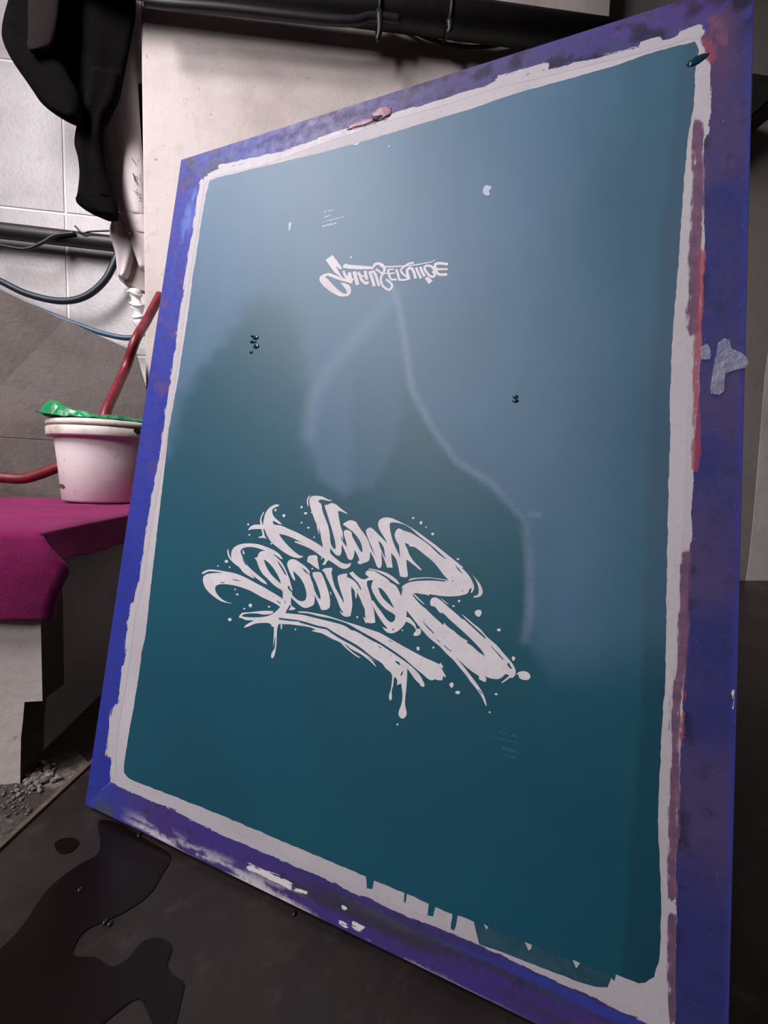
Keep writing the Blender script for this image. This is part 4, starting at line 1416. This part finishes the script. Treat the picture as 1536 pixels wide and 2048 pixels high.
# rail the clothes hang from, just above the picture
rail = tube('clothes_rail', [np.array([-1.3, YG, hook_z + 0.09]), np.array([x_pl + 0.02, YG, hook_z + 0.09])], 0.012, MAT['black_pipe'], None, 12, 1, False)
tag(rail, 'dark rail above the picture carrying the hanging clothes', 'rail')
jk = empty('black_jacket', at_y(150, 120, YG))
tag(jk, 'black jacket hanging beside the white pillar at upper left', 'jacket')
loft('body', [(-115, 60, 262), (-60, 40, 268), (0, 24, 272), (40, 40, 270), (80, 70, 262), (120, 95, 254), (160, 118, 246), (190, 140, 240), (212, 158, 231), (235, 164, 216)], MAT['black_cloth'], jk, YG, 0.026, 1.0, 36, True, 0.35, 4, 5)
loft('front_panel', [(-115, 40, 120), (-50, 26, 118), (0, 20, 116), (40, 9, 112), (72, 5, 112), (100, 13, 118), (130, 30, 128), (160, 51, 142), (185, 68, 156), (205, 82, 161), (222, 102, 162), (236, 126, 161), (243, 146, 159)],
     MAT['black_cloth'], jk, YG - 0.055, 0.024, 2.0, 30, True, 0.2, 4, 3)
t = NT('brownish_black_lapel')
t.set(**{'Base Color': (0.011, 0.008, 0.0085), 'Specular IOR Level': 0.1, 'Roughness': 0.9})  # brownish, a little lighter than the black cloth
t.bump(t.noise(t.coord(), 120, 4), 0.3, 0.002)
MAT['lapel'] = t.m
loft('lapel', [(-110, 62, 124), (-40, 58, 122), (20, 56, 118), (60, 57, 112), (90, 55, 103), (100, 58, 92), (104, 62, 80)], MAT['lapel'], jk, YG - 0.088, 0.010, 0.5, 24, True, 0.1, 4, 2)
sl = loft('sleeve', [(150, 175, 242), (190, 170, 236), (215, 165, 228), (238, 160, 213), (262, 153, 208), (290, 150, 206), (318, 157, 209), (350, 160, 216), (380, 157, 225), (400, 153, 231)], MAT['black_cloth'], jk, YG - 0.012, 0.022, 3.0, 28, True, 0.25, 5, 4)
loft('cuff', [(398, 152, 231), (406, 154, 234), (416, 165, 236), (426, 182, 237), (434, 203, 236)], MAT['black_cloth'], sl, YG - 0.012, 0.023, 0.2, 28, True, 0.05, 4, 3, jk)

hk = at_y(150, -112, YG)
tube('hanger_hook', rel([hk, hk + np.array([0, 0, 0.05]), hk + np.array([0, 0.018, 0.085]), hk + np.array([0, 0.0, 0.115]), hk + np.array([0, -0.018, 0.09])], jk), 0.003, MAT['alu'], jk, 8)
wh = empty('white_sweatshirt', at_y(255, 250, 1.415))
tag(wh, 'white sweatshirt with printed sleeve hanging between black jacket and pillar', 'sweatshirt')
YW = 1.415
loft('body', [(-112, 215, 300), (-40, 225, 305), (30, 236, 300), (62, 239, 285), (100, 238, 280), (160, 236, 284)], MAT['white_cloth'], wh, YW + 0.04, 0.018, 0.4, 24, True, 0.2, 4, 3)
ws = loft('sleeve', [(60, 242, 262), (75, 240, 267), (110, 238, 271), (150, 237, 274), (190, 220, 277), (225, 204, 279), (255, 196, 281), (285, 196, 283), (320, 203, 286), (360, 214, 289), (400, 227, 291), (436, 244, 293)],
          MAT['white_cloth'], wh, YW, 0.022, 1.7, 28, True, 0.12, 5, 3)
loft('cuff', [(434, 247, 294), (440, 246, 296), (448, 250, 297), (456, 253, 297), (462, 254, 298), (466, 257, 298), (471, 256, 298)], MAT['white_cloth'], ws, YW, 0.022, 0.3, 28, True, 0.02, 4, 3, wh)
loft('sleeve', [(466, 259, 297), (490, 264, 297), (515, 272, 297), (540, 281, 296)], MAT['white_cloth'], wh, YW - 0.002, 0.018, 0.9, 22, True, 0.15, 4, 3)
loft('hem', [(432, 236, 250), (444, 228, 258), (458, 221, 263), (472, 221, 268), (490, 226, 270), (510, 232, 268), (530, 235, 263), (545, 237, 259), (556, 240, 254)], MAT['white_cloth'], wh, YW + 0.012, 0.022, 2.0, 22, True, 0.35, 4, 3)
t = NT('grey_cloth_inside')
t.set(**{'Base Color': (0.33, 0.29, 0.27), 'Roughness': 0.9})
MAT['inside'] = t.m
loft('lining', [(470, 262, 300), (500, 255, 300), (530, 246, 300), (553, 237, 300), (566, 246, 300), (578, 262, 300), (586, 286, 300)], MAT['inside'], wh, YW + 0.04, 0.018, 1.0, 22, True, 0.25, 4, 3)
gap_sheet = empty('shade_gap_sheet', at_y(285, 250, 1.565))  # dark sheet added in place of the shaded gap
tag(gap_sheet, 'black sheet added as the shadow gap between the white sweatshirt and the pillar', 'shade sheet')
loft('shade_sheet', [(-112, 250, 316), (0, 252, 316), (150, 256, 317), (300, 262, 318), (390, 270, 318), (425, 284, 316)], MAT['black_cloth'], gap_sheet, 1.588, 0.010, 0.4, 24, True, 0.2, 4, 3)
# print on the sleeve: small dark strokes
bm = bmesh.new()
for (xa, ya, xb, yb_, w_) in ((264, 316, 268, 324, 1.4), (276, 318, 276, 326, 1.0), (266, 346, 271, 364, 2.0), (273, 352, 277, 360, 1.2), (280, 350, 281, 362, 1.2), (267, 381, 282, 390, 1.0), (274, 378, 275, 392, 1.0),
                             (277, 396, 284, 397, 1.2), (277, 402, 284, 403, 1.2)):
    yy = YW - 0.0235
    a, b = at_y(xa, ya, yy), at_y(xb, yb_, yy)
    d_ = (b - a) / np.linalg.norm(b - a)
    n_ = np.array([-d_[2], 0, d_[0]]) * w_ * 0.0015 / 2
    q = [bm.verts.new(tuple(p - np.array(wh.location))) for p in (a + n_, b + n_, b - n_, a - n_)]
    bm.faces.new(q)
bm_obj('sleeve_print', bm, MAT['ink'], wh)['kind'] = 'stuff'

# ------------------------------------------------------------------ dark box by the right wall
dk = [(1440, 130), (1500, 141), (1600, 156), (1600, 190), (1536, 206), (1507, 232), (1440, 240)]
YD = 1.42
bm = bmesh.new()
fr = [at_y(x, y, YD) for x, y in dk]
a = [bm.verts.new(tuple(p)) for p in fr]
b = [bm.verts.new((p[0], Y_WALL - 0.002, p[2])) for p in fr]
bm.faces.new(a)
bm.faces.new(b[::-1])
for i in range(len(a)):
    k = (i + 1) % len(a)
    bm.faces.new((a[i], b[i], b[k], a[k]))
bmesh.ops.recalc_face_normals(bm, faces=bm.faces[:])
bmesh.ops.bevel(bm, geom=bm.edges[:], offset=0.008, segments=2, affect='EDGES')
dkt = bm_obj('dark_wall_box', bm, plain('dark_box_paint', (0.03, 0.026, 0.025), 0.7, 0, 0.4, 20))
tag(dkt, 'dark box with slanting underside on the wall behind the screen', 'duct')

# ------------------------------------------------------------------ floor: gutter joint, puddles, grit
t = NT('water_film')
t.set(**{'Base Color': (0.0075, 0.004, 0.004), 'Roughness': 0.3, 'Specular IOR Level': 0.25})
t.bump(t.noise(t.coord(), 18, 2), 0.05, 0.002)
MAT['water'] = t.m


def puddle(name, pts_px, label, group=None):
    L = [at_z(x, y)[:2] for x, y in pts_px]
    L = catmull(L, 4, True)
    V, T = planar([L])
    o = mesh(name, [(x, y, 0.0012) for x, y in V], [tuple(q) for q in T], MAT['water'])
    md = o.modifiers.new('thickness', 'SOLIDIFY')
    md.thickness = 0.001
    md.offset = -1
    tag(o, label, 'puddle', group)
    return o


def k7(s):
    return [(float(a) / 2.021, 1500 + float(b) / 2.021) for a, b in (w.split(',') for w in s.split())]


puddle('puddle', k7('400,290 405,370 392,425 300,480 190,570 95,710 0,810 -120,900 -180,1200 300,1180 440,1090 560,1010 620,1108 690,1150 735,1000 742,945 700,915 675,870 695,800 645,765 575,780 520,845 450,880 385,842 300,838 300,800 350,730 490,665 600,590 655,505 688,430 600,370 480,300'),
       'large dark puddle spreading in front of the lower left screen corner')
puddle('puddle', k7('220,385 250,362 300,360 318,380 290,412 245,420'), 'small oval puddle on the floor left of the screen corner')
puddle('puddle', [(1180, 2120), (1225, 2040), (1275, 2060), (1290, 2140), (1230, 2180)], 'small dark puddle below the bottom edge of the screen')

t = NT('water_drop')
t.set(**{'Base Color': (0.02, 0.018, 0.018), 'Roughness': 0.03, 'Specular IOR Level': 0.6})
for i_, (x, y, lab) in enumerate(((210, 1846, 'left of the pair of water drops at the puddle edge'), (220, 1849, 'right of the pair of water drops at the puddle edge'),
                                  (160, 1781, 'single water drop inside the large puddle'), (588, 1829, 'water drop on the floor just below the screen bottom edge'),
                                  (278, 1672, 'water drop on the floor by the lower left screen corner'))):
    p = at_z(x, y)
    bm = bmesh.new()
    bmesh.ops.create_uvsphere(bm, u_segments=14, v_segments=8, radius=1.0)
    for v in bm.verts:
        v.co = Vector((v.co.x * 0.0022, v.co.y * 0.0028, max(0.0, v.co.z * 0.0016)))
    o = bm_obj('water_drop', bm, t.m, None, True)
    o.location = (p[0], p[1], 0.0012)
    tag(o, lab, 'water drop', 'water drops on the floor')

# thin floor joint
g0, g1 = at_z(0, 1697), at_z(186, 1524)
dd = (g1 - g0) / (g1[1] - g0[1])
a_, b_ = g0 + dd * (-1.2), g0 + dd * (1.1 - g0[1])
tag(box('trim_1', -0.003, 0.003, -0.5, 0.5, -0.001, 0.0035, plain('dry_joint_mortar', (0.16, 0.115, 0.085), 0.9, 0, 0.5, 60)), kind='structure')
tj = bpy.data.objects['trim_1']
tj.location = tuple((a_ + b_) / 2)
tj.scale = (1, float(np.linalg.norm(b_ - a_)), 1)
tj.rotation_euler = (0, 0, -math.atan2(dd[0], dd[1]))

# gritty cement apron between joint and bench
t = NT('gritty_cement')
v = t.coord()
n1 = t.noise(v, 14, 6, 0.65)
n2 = t.noise(v, 90, 5, 0.7)
c = t.mix(t.ramp(n1, 0.45, 0.66), (0.045, 0.036, 0.032), (0.24, 0.205, 0.18))
c = t.mix(t.ramp(n2, 0.5, 0.7, 0, 0.8), c, (0.03, 0.024, 0.02))
t.set(**{'Base Color': c, 'Roughness': 0.7})
t.bump(n2, 0.9, 0.006)
MAT['grit'] = t.m
ap = []
for px_, py_ in ((-140, 1560), (-140, 1760), (0, 1690), (60, 1636), (120, 1583), (178, 1528), (150, 1500), (100, 1520), (20, 1540)):
    ap.append(at_z(px_, py_)[:2])
V, T = planar([ap], (), 0.006)
tag(mesh('floor_apron', [(x, y, 0.0015 + 0.005 * max(0, fbm(x * 30, y * 30, 2, 4))) for x, y in V], [tuple(q) for q in T], MAT['grit'], None, True), kind='structure')

# rubble: small stones
rs = random.Random(11)
bm = bmesh.new()
for k in range(150):
    u = rs.random()
    px_, py_ = 70 + rs.gauss(0, 1) * 9 + (20 if u > .5 else 0), 1568 + rs.gauss(0, 1) * 11 - (14 if u > .5 else 0)
    if k > 95:
        px_, py_ = rs.uniform(-10, 60), rs.uniform(1575, 1640)
    p = at_z(px_, py_)
    s = rs.uniform(0.0015, 0.0055) * (0.6 if k > 95 else 1)
    m_ = Matrix.Translation((p[0], p[1], s * 0.5 + 0.003)) @ Matrix.Rotation(rs.uniform(0, 6), 4, 'Z') @ Matrix.Rotation(rs.uniform(0, 6), 4, 'X') @ Matrix.Diagonal((s, s * rs.uniform(.5, 1), s * rs.uniform(.4, .8), 1))
    bmesh.ops.create_icosphere(bm, subdivisions=1, radius=1.0, matrix=m_)
tag(bm_obj('rubble', bm, plain('stone_chips', (0.30, 0.26, 0.23), 0.8, 0, 0.6, 90)), 'grey stone chips and grit on the floor beside the bench leg', 'rubble', None, 'stuff')

# ------------------------------------------------------------------ lamp fixture on the ceiling behind the photographer's left, plus the added fill lamp
for (pos_, rot), lab in zip(LAMPS, ('white fluorescent lamp hung from the ceiling left of the viewer', 'added fill lamp hung out of view far behind the viewer')):
    lf = empty('hanging_lamp', pos_)
    lf.rotation_euler = rot
    tag(lf, lab, 'lamp', 'hanging lamps')
    box('housing', -0.28, 0.28, -0.54, 0.54, -0.06, 0.02, MAT['housing'], lf, 0.006)
    R3 = rot.to_matrix()
    for sx in (-0.22, 0.22):
        a0 = Vector((sx, 0, 0.02))
        wtop = Vector(pos_) + R3 @ a0
        wtop.z = ZC
        tube('suspension_wire', [np.array(a0), np.array(R3.inverted() @ (wtop - Vector(pos_)))], 0.002, MAT['alu'], lf, 6, 1, False)
